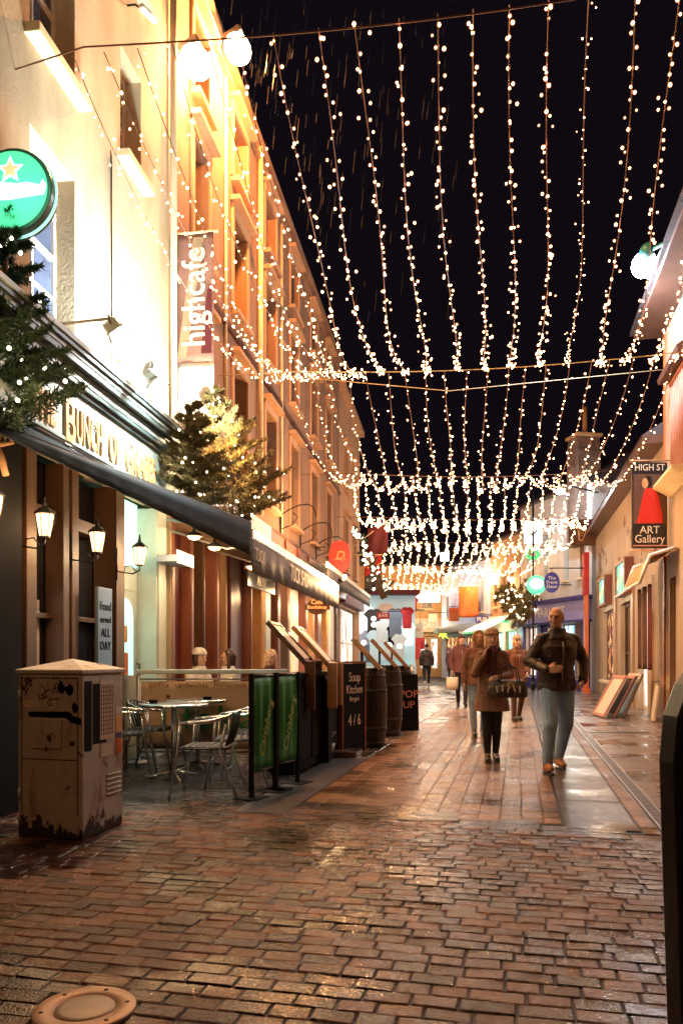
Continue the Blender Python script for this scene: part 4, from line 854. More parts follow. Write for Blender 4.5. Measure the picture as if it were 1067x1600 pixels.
# projecting signs on the far right
ws = thing('white_cube_sign', 'square white lit sign with small black dots above the green wreath', 'sign', W(832, 832, 30), -.12)
m = MB(); m.box(-.33, .33, -.12, .12, -.42, .42); m.build('box', M['whitelit'], ws, bevel=.02)
m = MB(); [m.ball((x, -.125, z), (.05, .01, .05), 10, 6) for x, z in ((-.07, .02), (.05, -.04), (.10, .04), (-.10, -.09), (.0, .10))]; m.build('dots', M['black'], ws)
m = MB(); m.tube([(.33, 0, .3), (1.2, .1, .3)], .02); m.build('bracket', M['iron'], ws)
wr = thing('green_wreath', 'round green tinsel wreath lit green under the white square sign', 'wreath', W(831, 864, 30), -.1)
M['wreathm'] = E('tinsel', (.02, .5, .14), .8)
m = MB(); r1 = random.Random(3)
for k in range(260):
    a = r1.uniform(0, 6.283); b = r1.gauss(0, .10); rr = .22+r1.gauss(0, .06); c = Vector((rr*math.cos(a), b*.5, rr*math.sin(a))); q = Quaternion((r1.random()-.5, r1.random()-.5, r1.random()-.5, r1.random()-.5)).normalized()
    m.add([c+q@Vector((-.05, 0, -.012)), c+q@Vector((.05, 0, 0)), c+q@Vector((-.05, 0, .012))], [(0, 1, 2)])
m.tube([(.22*math.cos(k*math.pi/8), 0, .22*math.sin(k*math.pi/8)) for k in range(17)], .05, 6); m.build('tinsel', M['wreathm'], wr)
m = MB(); m.tube([(.26, 0, .2), (1.2, .1, .25)], .012); m.build('hanger', M['iron'], wr)
gs = thing('green_round_sign', 'glowing green-white round sign beside the blue oval sign', 'sign', W(837, 914, 29), -.1)
m = MB(); m.prism([(.36*math.cos(2*math.pi*k/36), .36*math.sin(2*math.pi*k/36)) for k in range(36)], -.06, .06); m.build('rim', M['greenlit'], gs, bevel=.01)
m = MB(); m.prism([(.25*math.cos(2*math.pi*k/32), .04+.2*math.sin(2*math.pi*k/32)) for k in range(32)], -.068, -.0605); m.build('face', M['whitelit'], gs); m = MB(); m.tube([(.3, 0, 0), (1.3, .1, 0)], .02); m.build('bracket', M['iron'], gs)
bs = thing('blue_oval_sign', 'deep blue oval hanging sign with white lettering in front of the white building', 'sign', W(861, 910, 27), -.08)
m = MB(); m.prism([(.27*math.cos(2*math.pi*k/36), .36*math.sin(2*math.pi*k/36)) for k in range(36)], -.03, .03); m.build('board', M['blue'], bs, bevel=.01)
for i, tt in enumerate(('The', 'Front', 'Door')): text(tt, .17, M['whitep'], bs, (0, -.036, .15-.15*i), ext=.002)
m = MB(); m.tube([(0, 0, .36), (0, 0, .5)], .01); m.tube([(-.1, 0, .5), (1.3, .1, .5)], .02); m.build('bracket', M['iron'], bs)
p = W(874, 768, 27.5); f = thing('far_street_lamp', 'small cool white street lamp glowing by the stone gable', 'street light', p, -.1)
m = MB(); m.ball((0, 0, 0), (.16, .12, .10), 14, 8); m.build('lens', M['coollens'], f); m = MB(); m.tube([(0, 0, .1), (.5, .2, .2), (1.5, .8, .1)], .03); m.build('arm', M['iron'], f); lamp('lamp_light', 'POINT', (0, -.2, -.2), 170, COOL, .12, parent=f)
m = MB(); pp = thing('utility_pole', 'thin black pole in front of the white building', 'pole', (7.3, 29.5, 0)); m.tube([(0, 0, 0), (0, 0, 7.4)], .04, 8); m.build('shaft', M['iron'], pp); m = MB(); m.lathe([(.09, 0), (.09, .25), (.05, .3)], 12); m.build('base', M['iron'], pp)

# ================================================================ the jersey shop and street things at mid distance
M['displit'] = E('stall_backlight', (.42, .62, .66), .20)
js = thing('jersey_stall', 'brightly lit clothing stall front hung with shirts at the end of the left row', 'stall', (.45, 33.2, 0), .02)
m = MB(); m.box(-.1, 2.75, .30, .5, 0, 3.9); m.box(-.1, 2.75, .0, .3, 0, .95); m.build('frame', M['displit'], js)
m = MB(); m.box(-.2, 2.85, -.5, .5, 3.9, 4.1); m.build('canopy', M['darkred'], js)
lamp('stall_light', 'AREA', (1.3, -1.2, 3.6), 34, (.9, .97, 1), 2.0, parent=js).rotation_euler = (-.35, 0, 0)
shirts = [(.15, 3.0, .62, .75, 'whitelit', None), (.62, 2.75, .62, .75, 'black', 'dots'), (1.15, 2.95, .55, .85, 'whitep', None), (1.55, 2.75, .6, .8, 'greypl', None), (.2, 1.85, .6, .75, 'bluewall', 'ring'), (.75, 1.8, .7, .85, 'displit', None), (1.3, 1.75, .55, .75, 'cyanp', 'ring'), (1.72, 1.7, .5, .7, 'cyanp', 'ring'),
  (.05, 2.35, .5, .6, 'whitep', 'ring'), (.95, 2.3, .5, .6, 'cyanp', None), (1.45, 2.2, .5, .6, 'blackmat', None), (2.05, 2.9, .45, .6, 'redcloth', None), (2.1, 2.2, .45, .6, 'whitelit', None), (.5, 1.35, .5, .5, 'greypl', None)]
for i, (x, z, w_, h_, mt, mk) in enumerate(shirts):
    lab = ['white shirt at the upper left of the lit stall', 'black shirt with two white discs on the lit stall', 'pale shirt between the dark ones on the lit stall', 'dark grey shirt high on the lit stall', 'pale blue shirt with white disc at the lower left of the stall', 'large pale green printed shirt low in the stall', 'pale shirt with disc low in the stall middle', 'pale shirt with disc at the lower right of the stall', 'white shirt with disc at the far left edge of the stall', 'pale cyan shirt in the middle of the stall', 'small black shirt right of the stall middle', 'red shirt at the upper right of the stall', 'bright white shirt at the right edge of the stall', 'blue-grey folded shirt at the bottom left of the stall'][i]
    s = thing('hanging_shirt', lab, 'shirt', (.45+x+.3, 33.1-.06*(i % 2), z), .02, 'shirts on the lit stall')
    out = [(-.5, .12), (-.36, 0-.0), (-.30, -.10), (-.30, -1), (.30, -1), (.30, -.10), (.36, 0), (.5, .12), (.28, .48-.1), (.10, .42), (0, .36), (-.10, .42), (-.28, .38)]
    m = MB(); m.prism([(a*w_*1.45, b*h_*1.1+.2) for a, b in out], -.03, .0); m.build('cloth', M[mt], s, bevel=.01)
    if mk: m = MB(); [m.prism([(.11*math.cos(2*math.pi*k/20), zz+.11*math.sin(2*math.pi*k/20)) for k in range(20)], -.042, -.031) for zz in ((.12, -.14) if mk == 'dots' else (0,))]; m.build('disc', M['whitelit'], s)
ys = thing('yellow_sign', 'cream and yellow shop sign over the red clothing rail', 'sign', W(641, 985, 34), .02)
m = MB(); m.box(-.55, .55, -.04, .04, -.32, .32); m.build('board', M['paper'], ys, bevel=.01); text('Harmony', .22, M['orangep'], ys, (0, -.05, .05)); m = MB(); m.tube([(-.4, 0, .3), (-.4, 0, .9)], .01); m.tube([(.4, 0, .3), (.4, 0, .9)], .01); m.tube([(-1.4, 0, .9), (.6, 0, .9)], .03); m.build('bracket', M['iron'], ys)
for i, (px, py, d, w_, h_) in enumerate(((624, 948, 33.6, .55, .7), (645, 944, 34.5, .5, .65), (648, 1010, 36, .75, 1.2))):
    s = thing('red_garment', ('red top hanging left of the yellow sign', 'red jacket hanging above the yellow sign', 'long red coat on a rail below the yellow sign')[i], 'garment', W(px, py, d), .05, 'red clothes by the yellow sign')
    m = MB(); m.prism([(a*w_, b*h_) for a, b in ((-.5, .3), (-.2, .5), (.2, .5), (.5, .3), (.38, .1), (.3, .15), (.32, -.5), (-.32, -.5), (-.3, .15), (-.38, .1))], -.05, .05); m.build('cloth', M['red'], s, bevel=.02)
    m = MB(); m.tube([(0, 0, h_*.5), (0, 0, h_*.5+.15), (.4, 0, h_*.5+.17)], .01); m.build('hanger', M['steel'], s)
for i, (px, d) in enumerate(((612, 20), (632, 22.9), (642.5, 25.2))):
    b = thing('bollard', ('steel bollard nearest the barrels', 'middle steel bollard of the three', 'farthest steel bollard of the three')[i], 'bollard', ((px-533)/F*d, d, 0), 0, 'bollards on the left side of the street')
    m = MB(); m.lathe([(.085, 0), (.085, .93), (.07, .97), (.001, .985)], 16); m.build('shaft', M['steel'], b); m = MB(); m.lathe([(.12, 0), (.12, .02), (.088, .03)], 16); m.build('base_ring', M['iron'], b)
    m = MB(); m.lathe([(.0875, .78), (.0875, .84)], 16); m.build('band', M['whitep'], b)

# crowded little signs and lit things at the far end
sg_list = [(598, 962, 31, .5, .26, 'redcloth', 'BAR', 'small red sign lettered BAR left of the lit stall'), (668, 935, 43, 1.3, .45, 'whitelit', '', 'long white lit sign high on the end building'), (676, 966, 42, .5, .5, 'gold', '', 'small square gold sign on the end building'),
  (752, 968, 37, .6, .35, 'purple', 'PUB', 'small purple sign under the blue building'), (742, 948, 39, .35, .5, 'redcloth', '', 'narrow red sign on the blue building'), (790, 968, 35, .55, .3, 'greenlit', '', 'green lit sign beside the glowing awning'),
  (770, 905, 36, .5, .5, 'tealtext', '', 'pale teal lit square sign on the tan fronted building'), (708, 960, 40, .5, .7, 'orangep', '', 'small orange sign near the street bend'), (655, 1005, 40, .5, .6, 'redcloth', '', 'red board beside the cream shop door'), (806, 885, 34, .4, .4, 'tealtext', '', 'small pale round-cornered sign under the light strings'),
  (728, 985, 41, .8, .3, 'litwarm', '', 'warm lit panel over the shop doors at the bend'), (694, 870, 45, .5, .5, 'coolsign', '', 'cool white lit sign high above the end of the street')]
M['coolsign'] = E('cool_sign_lit', (.7, .9, 1), 1.6)
for px, py, d, w_, h_, mt, tt, lab in sg_list:
    s = thing('hanging_sign', lab, 'sign', W(px, py, d), -.05, 'small signs at the far end')
    m = MB(); m.box(-w_/2, w_/2, -.05, .05, -h_/2, h_/2); m.build('board', M[mt], s, bevel=.02)
    m = MB(); m.tube([(-w_/2, 0, h_/2+.05), (w_/2+.5, .1, h_/2+.05)], .02); m.tube([(0, 0, h_/2), (0, 0, h_/2+.06)], .012); m.build('bracket', M['iron'], s)
    if tt: text(tt, h_*.8, M['whitep'], s, (0, -.056, 0))
lamp('stall_glow', 'POINT', W(690, 900, 40), 40, (.85, .95, 1), .3); lamp('stall_glow', 'POINT', W(750, 940, 35), 25, (1, .8, .55), .3)

for (px, py, d), lab in (((648, 888, 44), 'added amber floodlight high on the cream end building'), ((738, 893, 37), 'added amber floodlight high where the street bends'), ((800, 905, 34.5), 'added amber floodlight over the tan fronted building')):  # added lamps, hidden among the bulb rows to gild the wet paving
    p = W(px, py, d); f = thing('added_floodlight', lab, 'street light', p, 0, 'added amber floodlights at the far end')
    m = MB(); m.obox((0, .05, .06), (.4, .3, .12), Matrix.Rotation(-.4, 3, 'X')); m.build('hood', M['steel'], f); m = MB(); m.ball((0, 0, -.03), (.18, .14, .08)); m.build('lens', M['sodium'], f)
    m = MB(); m.tube([(0, .1, .08), (0, .8, .1), (.6, 2.2, .0)], .03); m.build('arm', M['iron'], f); lamp('lamp_light', 'POINT', (0, -.15, -.30), 150, (1, .48, .18), .2, parent=f)
# ================================================================ TERRACE
# utility cabinet
def rustmat():
    m, n, l, b = nt('rusty_cabinet_paint')
    tc = n.new('ShaderNodeTexCoord')
    def noise(sc, det, zs=1, xs=1):
        mp = n.new('ShaderNodeMapping'); mp.inputs['Scale'].default_value = (xs, xs, zs); l.new(tc.outputs['Object'], mp.inputs[0])
        o = n.new('ShaderNodeTexNoise'); o.inputs['Scale'].default_value = sc; o.inputs['Detail'].default_value = det; o.inputs['Roughness'].default_value = .7; l.new(mp.outputs[0], o.inputs['Vector']); return o
    def ramp(src, a, b_, ca, cb):
        r = n.new('ShaderNodeValToRGB'); r.color_ramp.elements[0].position = a; r.color_ramp.elements[1].position = b_; r.color_ramp.elements[0].color = ca; r.color_ramp.elements[1].color = cb; l.new(src, r.inputs[0]); return r
    def mix(f, a, c):
        x = n.new('ShaderNodeMixRGB'); l.new(f, x.inputs[0]); l.new(a, x.inputs[1])
        if isinstance(c, tuple): x.inputs[2].default_value = c
        else: l.new(c, x.inputs[2])
        return x.outputs[0]
    base = ramp(noise(4, 8).outputs['Fac'], .3, .7, (.44, .41, .36, 1), (.62, .58, .51, 1))
    st = ramp(noise(7, 9, .4).outputs['Fac'], .53, .70, (0, 0, 0, 1), (1, 1, 1, 1))
    c = mix(st.outputs[0], base.outputs[0], (.27, .13, .06, 1))
    pt = ramp(noise(6, 10).outputs['Fac'], .585, .62, (0, 0, 0, 1), (1, 1, 1, 1))
    c = mix(pt.outputs[0], c, (.07, .03, .02, 1))
    # peeled paint near the foot, an uneven edge
    sp_ = n.new('ShaderNodeSeparateXYZ'); l.new(tc.outputs['Object'], sp_.inputs[0])
    ad = n.new('ShaderNodeMath'); ad.operation = 'MULTIPLY_ADD'; ad.inputs[1].default_value = -.55; l.new(noise(8, 6, .5).outputs['Fac'], ad.inputs[0]); l.new(sp_.outputs['Z'], ad.inputs[2])
    ft = ramp(ad.outputs[0], .0, .02, (1, 1, 1, 1), (0, 0, 0, 1)); ft.color_ramp.elements[0].position = 0.0
    ad2 = n.new('ShaderNodeMath'); ad2.operation = 'ADD'; ad2.inputs[1].default_value = .20; l.new(ad.outputs[0], ad2.inputs[0]); l.new(ad2.outputs[0], ft.inputs[0])
    c = mix(ft.outputs[0], c, (.035, .022, .018, 1))
    l.new(c, b.inputs['Base Color']); b.inputs['Roughness'].default_value = .55
    bp = n.new('ShaderNodeBump'); bp.inputs['Strength'].default_value = .5; bp.inputs['Distance'].default_value = .008; l.new(noise(30, 6).outputs['Fac'], bp.inputs['Height']); l.new(bp.outputs[0], b.inputs['Normal'])
    return m
M['rust'] = rustmat()
CB = thing('utility_cabinet', 'battered rust stained utility cabinet with pyramid top, stickers and graffiti', 'cabinet', (-1.76, 5.25, 0), R(-14))
# local: x from -0.5 (left) to 0, y from 0 (front) to 0.55
m = MB(); m.box(-.50, 0, 0, .54, 0, 1.13); m.build('body', M['rust'], CB, bevel=.012)
m = MB(); v = [(-.515, -.015, 1.131), (.015, -.015, 1.131), (.015, .555, 1.131), (-.515, .555, 1.131), (-.515, -.015, 1.160), (.015, -.015, 1.160), (.015, .555, 1.160), (-.515, .555, 1.160), (-.25, .27, 1.235)]
m.add(v, [(0, 3, 2, 1), (0, 1, 5, 4), (1, 2, 6, 5), (2, 3, 7, 6), (3, 0, 4, 7), (4, 5, 8), (5, 6, 8), (6, 7, 8), (7, 4, 8)]); m.build('lid', M['rust'], CB, bevel=.006)
m = MB(); m.box(-.385, -.15, -.018, -.001, .62, .82); m.ball((-.31, -.02, .71), (.008, .006, .008), 8, 6); m.ball((-.22, -.02, .735), (.008, .006, .008), 8, 6); m.build('hatch', M['rust'], CB, bevel=.003)
m = MB(); m.prism([(-.415, .87), (-.41, .835), (-.12, .83), (-.08, .80), (-.004, .785), (-.004, .83), (-.06, .845), (-.10, .875)], -.004, -.001); m.build('black_smear', M['blackmat'], CB)
m = MB(); m.box(-.47, -.03, -.0025, -.001, .54, .546); m.box(-.47, -.464, -.0025, -.001, .16, 1.10); m.box(-.036, -.03, -.0025, -.001, .16, 1.10); m.box(-.47, -.03, -.0025, -.001, 1.10, 1.106); m.build('door_seam', M['blackmat'], CB)
for z in (.3, .98): m = MB(); m.tube([(-.482, -.008, z-.04), (-.482, -.008, z+.04)], .010, 8); m.build('hinge', M['rust'], CB)
m = MB(); m.lathe([(.016, 0), (.016, .012), (.008, .014)], 12); lk = m.build('lock', M['iron'], CB, (-.07, -.001, .66), (math.pi/2, 0, 0))
for k in range(5): m = MB(); m.obox((.006, .40, .26+k*.035), (.014, .18, .008), Matrix.Rotation(.6, 3, 'Y')); m.build('louvre', M['rust'], CB)
bx(-.455, -.335, -.003, -.001, .895, .95).build('sticker', M['paper'], CB)
m = MB(); m.prism([(-.245+.045*math.cos(a), .93+.045*math.sin(a)) for a in [2*math.pi*k/24 for k in range(24)]], -.003, -.001); s_ = m.build('sticker', M['paper'], CB); text('G', .06, M['blackmat'], s_, (-.245, -.0045, .93), ext=.0008)
rg = random.Random(8)
m = MB()
for k in range(7):
    x, z = rg.uniform(-.46, -.18), rg.uniform(.99, 1.09); pts = [(x, -.003, z)]
    for j in range(7): x = min(-.03, max(-.47, x+rg.uniform(-.035, .045))); z = min(1.11, max(.96, z+rg.uniform(-.05, .05))); pts.append((x, -.003, z))
    m.tube(pts, .004, 4)
m.build('graffiti', M['maroon'], CB)
for a, b_ in ((-.10, 1.02), (-.05, .90), (-.16, 1.04)):
    m = MB(); m.prism([(a+rg.uniform(.018, .04)*math.cos(t), b_+rg.uniform(.025, .05)*math.sin(t)) for t in [k*math.pi/5 for k in range(10)]], -.0035, -.001); m.build('torn_patch', M['blackmat'], CB)
# side face x=0 plane, local +x; y from 0..0.54
def side(y0, y1, z0, z1, mt, nm, t=.004): return bx(.001, t, y0, y1, z0, z1).build(nm, mt, CB)
side(.03, .115, .60, 1.08, M['blackmat'], 'dark_strip'); side(.135, .30, .64, 1.06, M['blackmat'], 'torn_poster')
gb_ = side(.22, .40, .66, 1.08, M['paper'], 'paper_notice', .0055)
m = MB()
for k in range(12): m.box(.0056, .0068, .225, .395, .70+k*.03, .704+k*.03)
for k in range(7): m.box(.0056, .0068, .235+k*.025, .239+k*.025, .69, 1.05)
m.build('grid_lines', M['maroon'], gb_)
side(.23, .39, .535, .625, M['paper'], 'sticker', .005)
for z0, z1, mt in ((.83, .88, 'whitep'), (.70, .825, 'gold'), (.655, .69, 'purple'), (.54, .645, 'orangep')): side(.435, .515, z0, z1, M[mt], 'sticker', .004)

# bistro chair
def chair_proto():
    t = thing('bistro_chair', 'x', 'chair')
    al = M['alu']
    for s in (-1, 1):                     # front is +x ; y is sideways
        m = MB(); m.tube([(.30, s*.24, 0), (.22, s*.255, .44), (.20, s*.26, .66)], .0125, 8); m.build('leg', al, t)
        m = MB(); m.tube([(-.30, s*.22, 0), (-.20, s*.235, .28), (-.15, s*.24, .44), (-.20, s*.22, .66)], .0125, 8); m.build('leg', al, t)
    m = MB(); m.tube([(.20, -.26, .66), (.10, -.275, .675), (-.08, -.27, .69), (-.20, -.21, .72), (-.26, -.10, .755), (-.275, 0, .765), (-.26, .10, .755), (-.20, .21, .72), (-.08, .27, .69), (.10, .275, .675), (.20, .26, .66)], .016, 8)
    m.build('armrest', al, t)
    m = MB(); [m.box(-.20+k*.0585, -.158+k*.0585, -.205, .205, .445, .458) for k in range(7)]; m.tube([(-.2, -.215, .445), (.21, -.225, .44), (.215, .225, .44), (-.2, .215, .445), (-.2, -.215, .445)], .011, 6); m.build('seat', M['aluseat'], t)
    m = MB()
    for k in range(5):
        y = -.14+k*.07; m.tube([(-.18, y, .46), (-.235, y*1.02, .62), (-.265+abs(y)*.12, y, .755)], .010, 6)
    m.build('backrest', M['aluseat'], t)
    m = MB(); m.tube([(.25, -.25, .24), (.25, .25, .24)], .007, 6); m.tube([(-.2, -.235, .26), (-.2, .235, .26)], .007, 6); m.build('stretcher', al, t)
    return t
ch = chair_proto()
def put(o, first, x, y, rz, lab, grp, z=0):
    c = o if first else copy_tree(o); c.location = (x, y, z); c.rotation_euler = (0, 0, rz); c['label'] = lab; c['group'] = grp; return c
GC = 'aluminium chairs on the terrace'
put(ch, True, -1.19, 6.98, R(176), 'aluminium bistro chair nearest the camera, side on, with splayed legs', GC)
put(ch, False, -1.02, 7.65, R(184), 'aluminium bistro chair just behind the nearest one', GC)
put(ch, False, -.95, 8.3, R(178), 'aluminium bistro chair farthest right in the row by the green windbreak', GC)
put(ch, False, -2.28, 8.15, R(8), 'aluminium bistro chair beside the cabinet, nearer of the two on the left', GC)
put(ch, False, -2.12, 8.72, R(-8), 'aluminium bistro chair behind the left one against the cream screen', GC)
def table(x, y, lab, first=[None]):
    if first[0] is None:
        t = thing('bistro_table', lab, 'table'); first[0] = t
        m = MB(); m.lathe([(.02, .735), (.34, .737), (.352, .745), (.352, .762), (.345, .768), (.001, .769)], 40); m.build('tabletop', M['alu'], t)
        m = MB(); m.lathe([(.028, .03), (.028, .735)], 16); m.lathe([(.10, .72), (.10, .736)], 16); m.build('column', M['alu'], t)
        for k in range(4):
            a = k*math.pi/2+.4; m = MB(); m.tube([(.02*math.cos(a), .02*math.sin(a), .07), (.30*math.cos(a), .30*math.sin(a), .018)], [.018, .012], 8); m.ball((.30*math.cos(a), .30*math.sin(a), .012), .014, 8, 6); m.build('foot', M['alu'], t)
    else: t = copy_tree(first[0])
    t.location = (x, y, 0); t['label'] = lab; t['group'] = 'round tables on the terrace'
table(-1.72, 7.95, 'round aluminium table nearest the utility cabinet, dark ashtray on it'); table(-1.62, 8.72, 'round aluminium table behind, close to the cream screen')
for x, y, lab in ((-1.95, 8.02, 'small dark ashtray on the nearer round table'), (-1.50, 8.66, 'small dark ashtray on the farther round table')):
    a = thing('ashtray', lab, 'ashtray', (x, y, .7695), 0, 'ashtrays'); m = MB(); m.lathe([(.04, 0), (.055, .03), (.05, .032), (.038, .008), (.001, .008)], 16); m.build('bowl', M['blackmat'], a)
# cream screen
scn = thing('cream_screen', 'cream canvas windbreak with green and brown lettering across the terrace', 'windbreak', (-2.36, 9.12, 0), 0.02)
m = MB(); grid = [[(1.66*j/20, .02*math.sin(j*.7), .16+.80*i/8) for j in range(21)] for i in range(9)]; m.sheet(grid, .006); bnr = m.build('canvas', M['banner'], scn)
m = MB(); m.box(-.06, 1.72, -.035, .035, 1.045, 1.10); m.build('top_rail', M['cyanp'], scn, bevel=.01)
m = MB(); m.tube([(-.03, 0, .13), (1.69, 0, .13)], .016); m.tube([(-.03, 0, .985), (1.69, 0, .985)], .010); m.build('tie_rail', M['steel'], scn)
for x in (-.03, 1.69):
    m = MB(); m.tube([(x, 0, 0), (x, 0, 1.04)], .022); m.lathe([(.13, 0), (.13, .015), (.03, .03)], 16, (x, 0, 0)); m.build('post', M['steel'], scn)
text('lifekafe', .40, M['green'], bnr, (.98, -.045, .52), ext=.002, sx=1.15, spc=1.15); text('paninis   sandwiches   homemade   cakes', .085, M['redwood'], bnr, (.80, -.042, .915), ext=.001)
for i, (x, z) in enumerate(((.32, .78), (.42, .35), (.3, .26))):
    m = MB(); m.prism([(x+.022*math.cos(2*math.pi*k/12), z+.022*math.sin(2*math.pi*k/12)) for k in range(12)], -.034, -.028); m.build('printed_dot', M['redwood'], bnr)
bx(-.32, -.05, -.02, .02, .05, 1.03).build('side_board', M['greenlit'] if False else M['cyanp'], scn)
# green windbreak panels with scripted lettering
M['lime'] = P('lime_print', (.45, .62, .22), .6)
def gpanel(x, y, rot, w_, lab, i):
    o = thing('green_windbreak', lab, 'windbreak', (x, y, 0), rot, 'green canvas windbreaks')
    grid = [[(.04+w_*j/14, .018*math.sin(j*1.1+i)*math.sin(math.pi*r_/10), .24+.83*r_/10) for j in range(15)] for r_ in range(11)]
    m = MB(); m.sheet(grid, .005); cl = m.build('canvas', M['green'], o)
    text('Carlsberg', .125, M['lime'], cl, (.04+w_/2, -.026, .60), rot=(math.pi/2, -R(72), 0), ext=.002, shear=.4, sx=1.1)
    m = MB(); m.tube([(.04, 0, 1.08), (.04+w_, 0, 1.08)], .012); m.tube([(.04, 0, .23), (.04+w_, 0, .23)], .012); m.build('rail', M['iron'], o)
    m = MB(); m.box(0, .036, -.02, .02, 0, 1.10); m.box(-.10, .14, -.12, .12, 0, .012); m.build('post', M['blackmat'], o, bevel=.004)
    m = MB(); m.box(.044+w_, .08+w_, -.02, .02, 0, 1.10); m.box(-.06+w_, .18+w_, -.12, .12, 0.0, .012); m.build('post', M['blackmat'], o, bevel=.004)
    return o
dv = Vector((-.10, 8.3, 0))-Vector((-.80, 6.78, 0))
a0 = math.atan2(dv.y, dv.x)
gpanel(-.80, 6.80, R(64), .36, 'green canvas windbreak nearest the camera with yellow script', 0)
gpanel(-.62, 7.27, R(64), .36, 'second green canvas windbreak beside the black menu cases', 1)

# menu lecterns
def lectern(x, y, lab, rot, mt, s=1.0, frame='wood2'):
    o = thing('menu_stand', lab, 'menu stand', (x, y, 0), rot, 'menu stands along the left shops')
    # profile in y,z : street side is -y. sloping display rising towards the wall, then upright front
    m = MB(); m.prismx([(.34*s, 0), (.34*s, 1.05*s), (.05, 1.05*s), (.0, .95*s), (.0, 0)], -.30, .30); m.build('cabinet', M['blackmat'], o, bevel=.006)
    a = Vector((0, .0, 1.17*s)); b = Vector((0, .42*s, 1.62*s)); q = (b-a).to_track_quat('Y', 'Z')
    m = MB(); m.obox((a+b)/2, (.58, (b-a).length, .03), q); m.build('display_board', M['redwood'], o)
    m = MB()
    for sxx in (-.30, .30): m.obox((a+b)/2+Vector((sxx, 0, 0)), (.05, (b-a).length+.04, .055), q); m.box(sxx-.03, sxx+.03, -.10, .012, .66*s, 1.20*s)
    m.obox(a+Vector((0, -.005, .0)), (.55, .05, .05), q); m.obox(b, (.55, .05, .05), q); m.build('frame', M[frame], o, bevel=.004)
    m = MB(); m.obox((a+b)/2+Vector((0, -.014, .016)), (.44, (b-a).length*.8, .006), q); m.build('menu_sheet', M['paper'], o)
    return o
lectern(-.36, 8.85, 'dark wooden menu stand with sloping top nearest the green windbreak', R(84), 'wood', 1.0, 'wood')
lectern(-.12, 9.35, 'pale wooden menu stand with tall sloping lid', R(84), 'wood', .98, 'wood2')
sk = thing('chalkboard', 'black board lettered Soup Kitchen standing beside the first barrel', 'sign board', (.12, 10.05, 0), R(58))
m = MB(); m.box(-.24, .30, -.03, .03, .02, 1.16); m.build('board', M['blackmat'], sk, bevel=.006); m = MB(); m.box(-.27, -.241, -.04, .04, 0, 1.19); m.box(.301, .33, -.04, .04, 0, 1.19); m.box(-.24, .30, -.04, .04, 1.162, 1.19); m.build('frame', M['redwood'], sk)
for tt, s, z in (('Soup', .17, .98), ('Kitchen', .155, .82), ('Burgers', .09, .70), ('4 / 6', .20, .42)): text(tt, s, M['paper'], sk, (.04, -.034, z), ext=.002, sx=.85)
bpl = thing('black_planter', 'long black planter box closing the gap between the windbreaks and the barrels', 'planter', (-.50, 8.15, 0), math.atan2(1.85, .50))
m = MB(); m.box(0, 1.75, 0, .30, .02, 1.02); m.box(-.02, 1.77, -.02, .32, 1.021, 1.07); [m.box(.06+k*.56, .54+k*.56, -.012, -.001, .12, .9) for k in range(3)]; m.build('box', M['blackmat'], bpl, bevel=.006)
m = MB(); [m.box(x, x+.06, .02, .28, -.0, .019) for x in (.05, .85, 1.62)]; m.build('foot', M['blackmat'], bpl)
# planting pot and low plinth
pt = thing('potted_plant', 'small pale pot with spiky leaves on the low step by the menu stands', 'plant pot', (-.16, 9.42, .07))
m = MB(); m.lathe([(.05, 0), (.085, .12), (.08, .125), (.07, .11), (.001, .10)], 16); m.build('pot', M['cyanp'], pt)
m = MB()
for k in range(14): a = k*2.4; m.tube([(0, 0, .10), (.04*math.cos(a), .04*math.sin(a), .2), (.10*math.cos(a), .10*math.sin(a), .27)], [.006, .006, .001], 4)
m.build('leaves', M['paper'], pt)
stp = MB(); v = [ct(-2.7, 9.3), ct(-1.95, 9.35), ct(-1.95, 9.75), ct(-2.7, 9.7)]; stp.prismz([(q.x, q.y) for q in v], 0, .07); o = stp.build('stone_step', M['flag'], bevel=.01); tag(o, 'low pale stone step at the end of the windbreaks', 'step')
# barrels
def barrel(x, y, h, r_, lab, first=[None]):
    if first[0] is None:
        t = thing('barrel', lab, 'barrel'); first[0] = t
        m = MB(); n_ = 24; pr = [(.80, 0), (.90, .12), (.98, .3), (1.0, .5), (.98, .7), (.90, .88), (.80, 1.0)]
        vs = []
        for q, z in pr:
            for j in range(n_*3):
                a = 2*math.pi*j/(n_*3); rr = .25*q*(1 if j % 3 else .985); vs.append((rr*math.cos(a), rr*math.sin(a), z*1.08))
        N = n_*3; fs = [(i*N+j, i*N+(j+1) % N, (i+1)*N+(j+1) % N, (i+1)*N+j) for i in range(6) for j in range(N)]
        m.add(vs, fs, 0, False); m.build('staves', M['barrel'], t)
        m = MB(); m.lathe([(.20, 1.05), (.001, 1.052)], 24); m.build('head', M['barrel'], t)
        for z, q in ((.06, .853), (.26, .965), (.78, .975), (.98, .865)):
            m = MB(); m.lathe([(.25*q+.002, z-.022), (.25*q+.006, z-.02), (.25*q+.006, z+.02), (.25*q+.002, z+.022)], 32); m.build('hoop', M['iron'], t)
    else: t = copy_tree(first[0])
    t.location = (x, y, 0); t.scale = (r_/.25, r_/.25, h/1.08); t['label'] = lab; t['group'] = 'dark wooden barrels'
barrel(.40, 10.75, 1.08, .235, 'dark wooden barrel nearest the Soup Kitchen board'); barrel(.72, 12.3, 1.10, .25, 'second dark wooden barrel behind the first'); barrel(.98, 13.3, 1.08, .25, 'farthest dark barrel before the bollards')
pbd = thing('a_board', 'narrow dark pavement board with pink lettering at the end of the barrels', 'sign board', (1.12, 13.0, 0), .1)
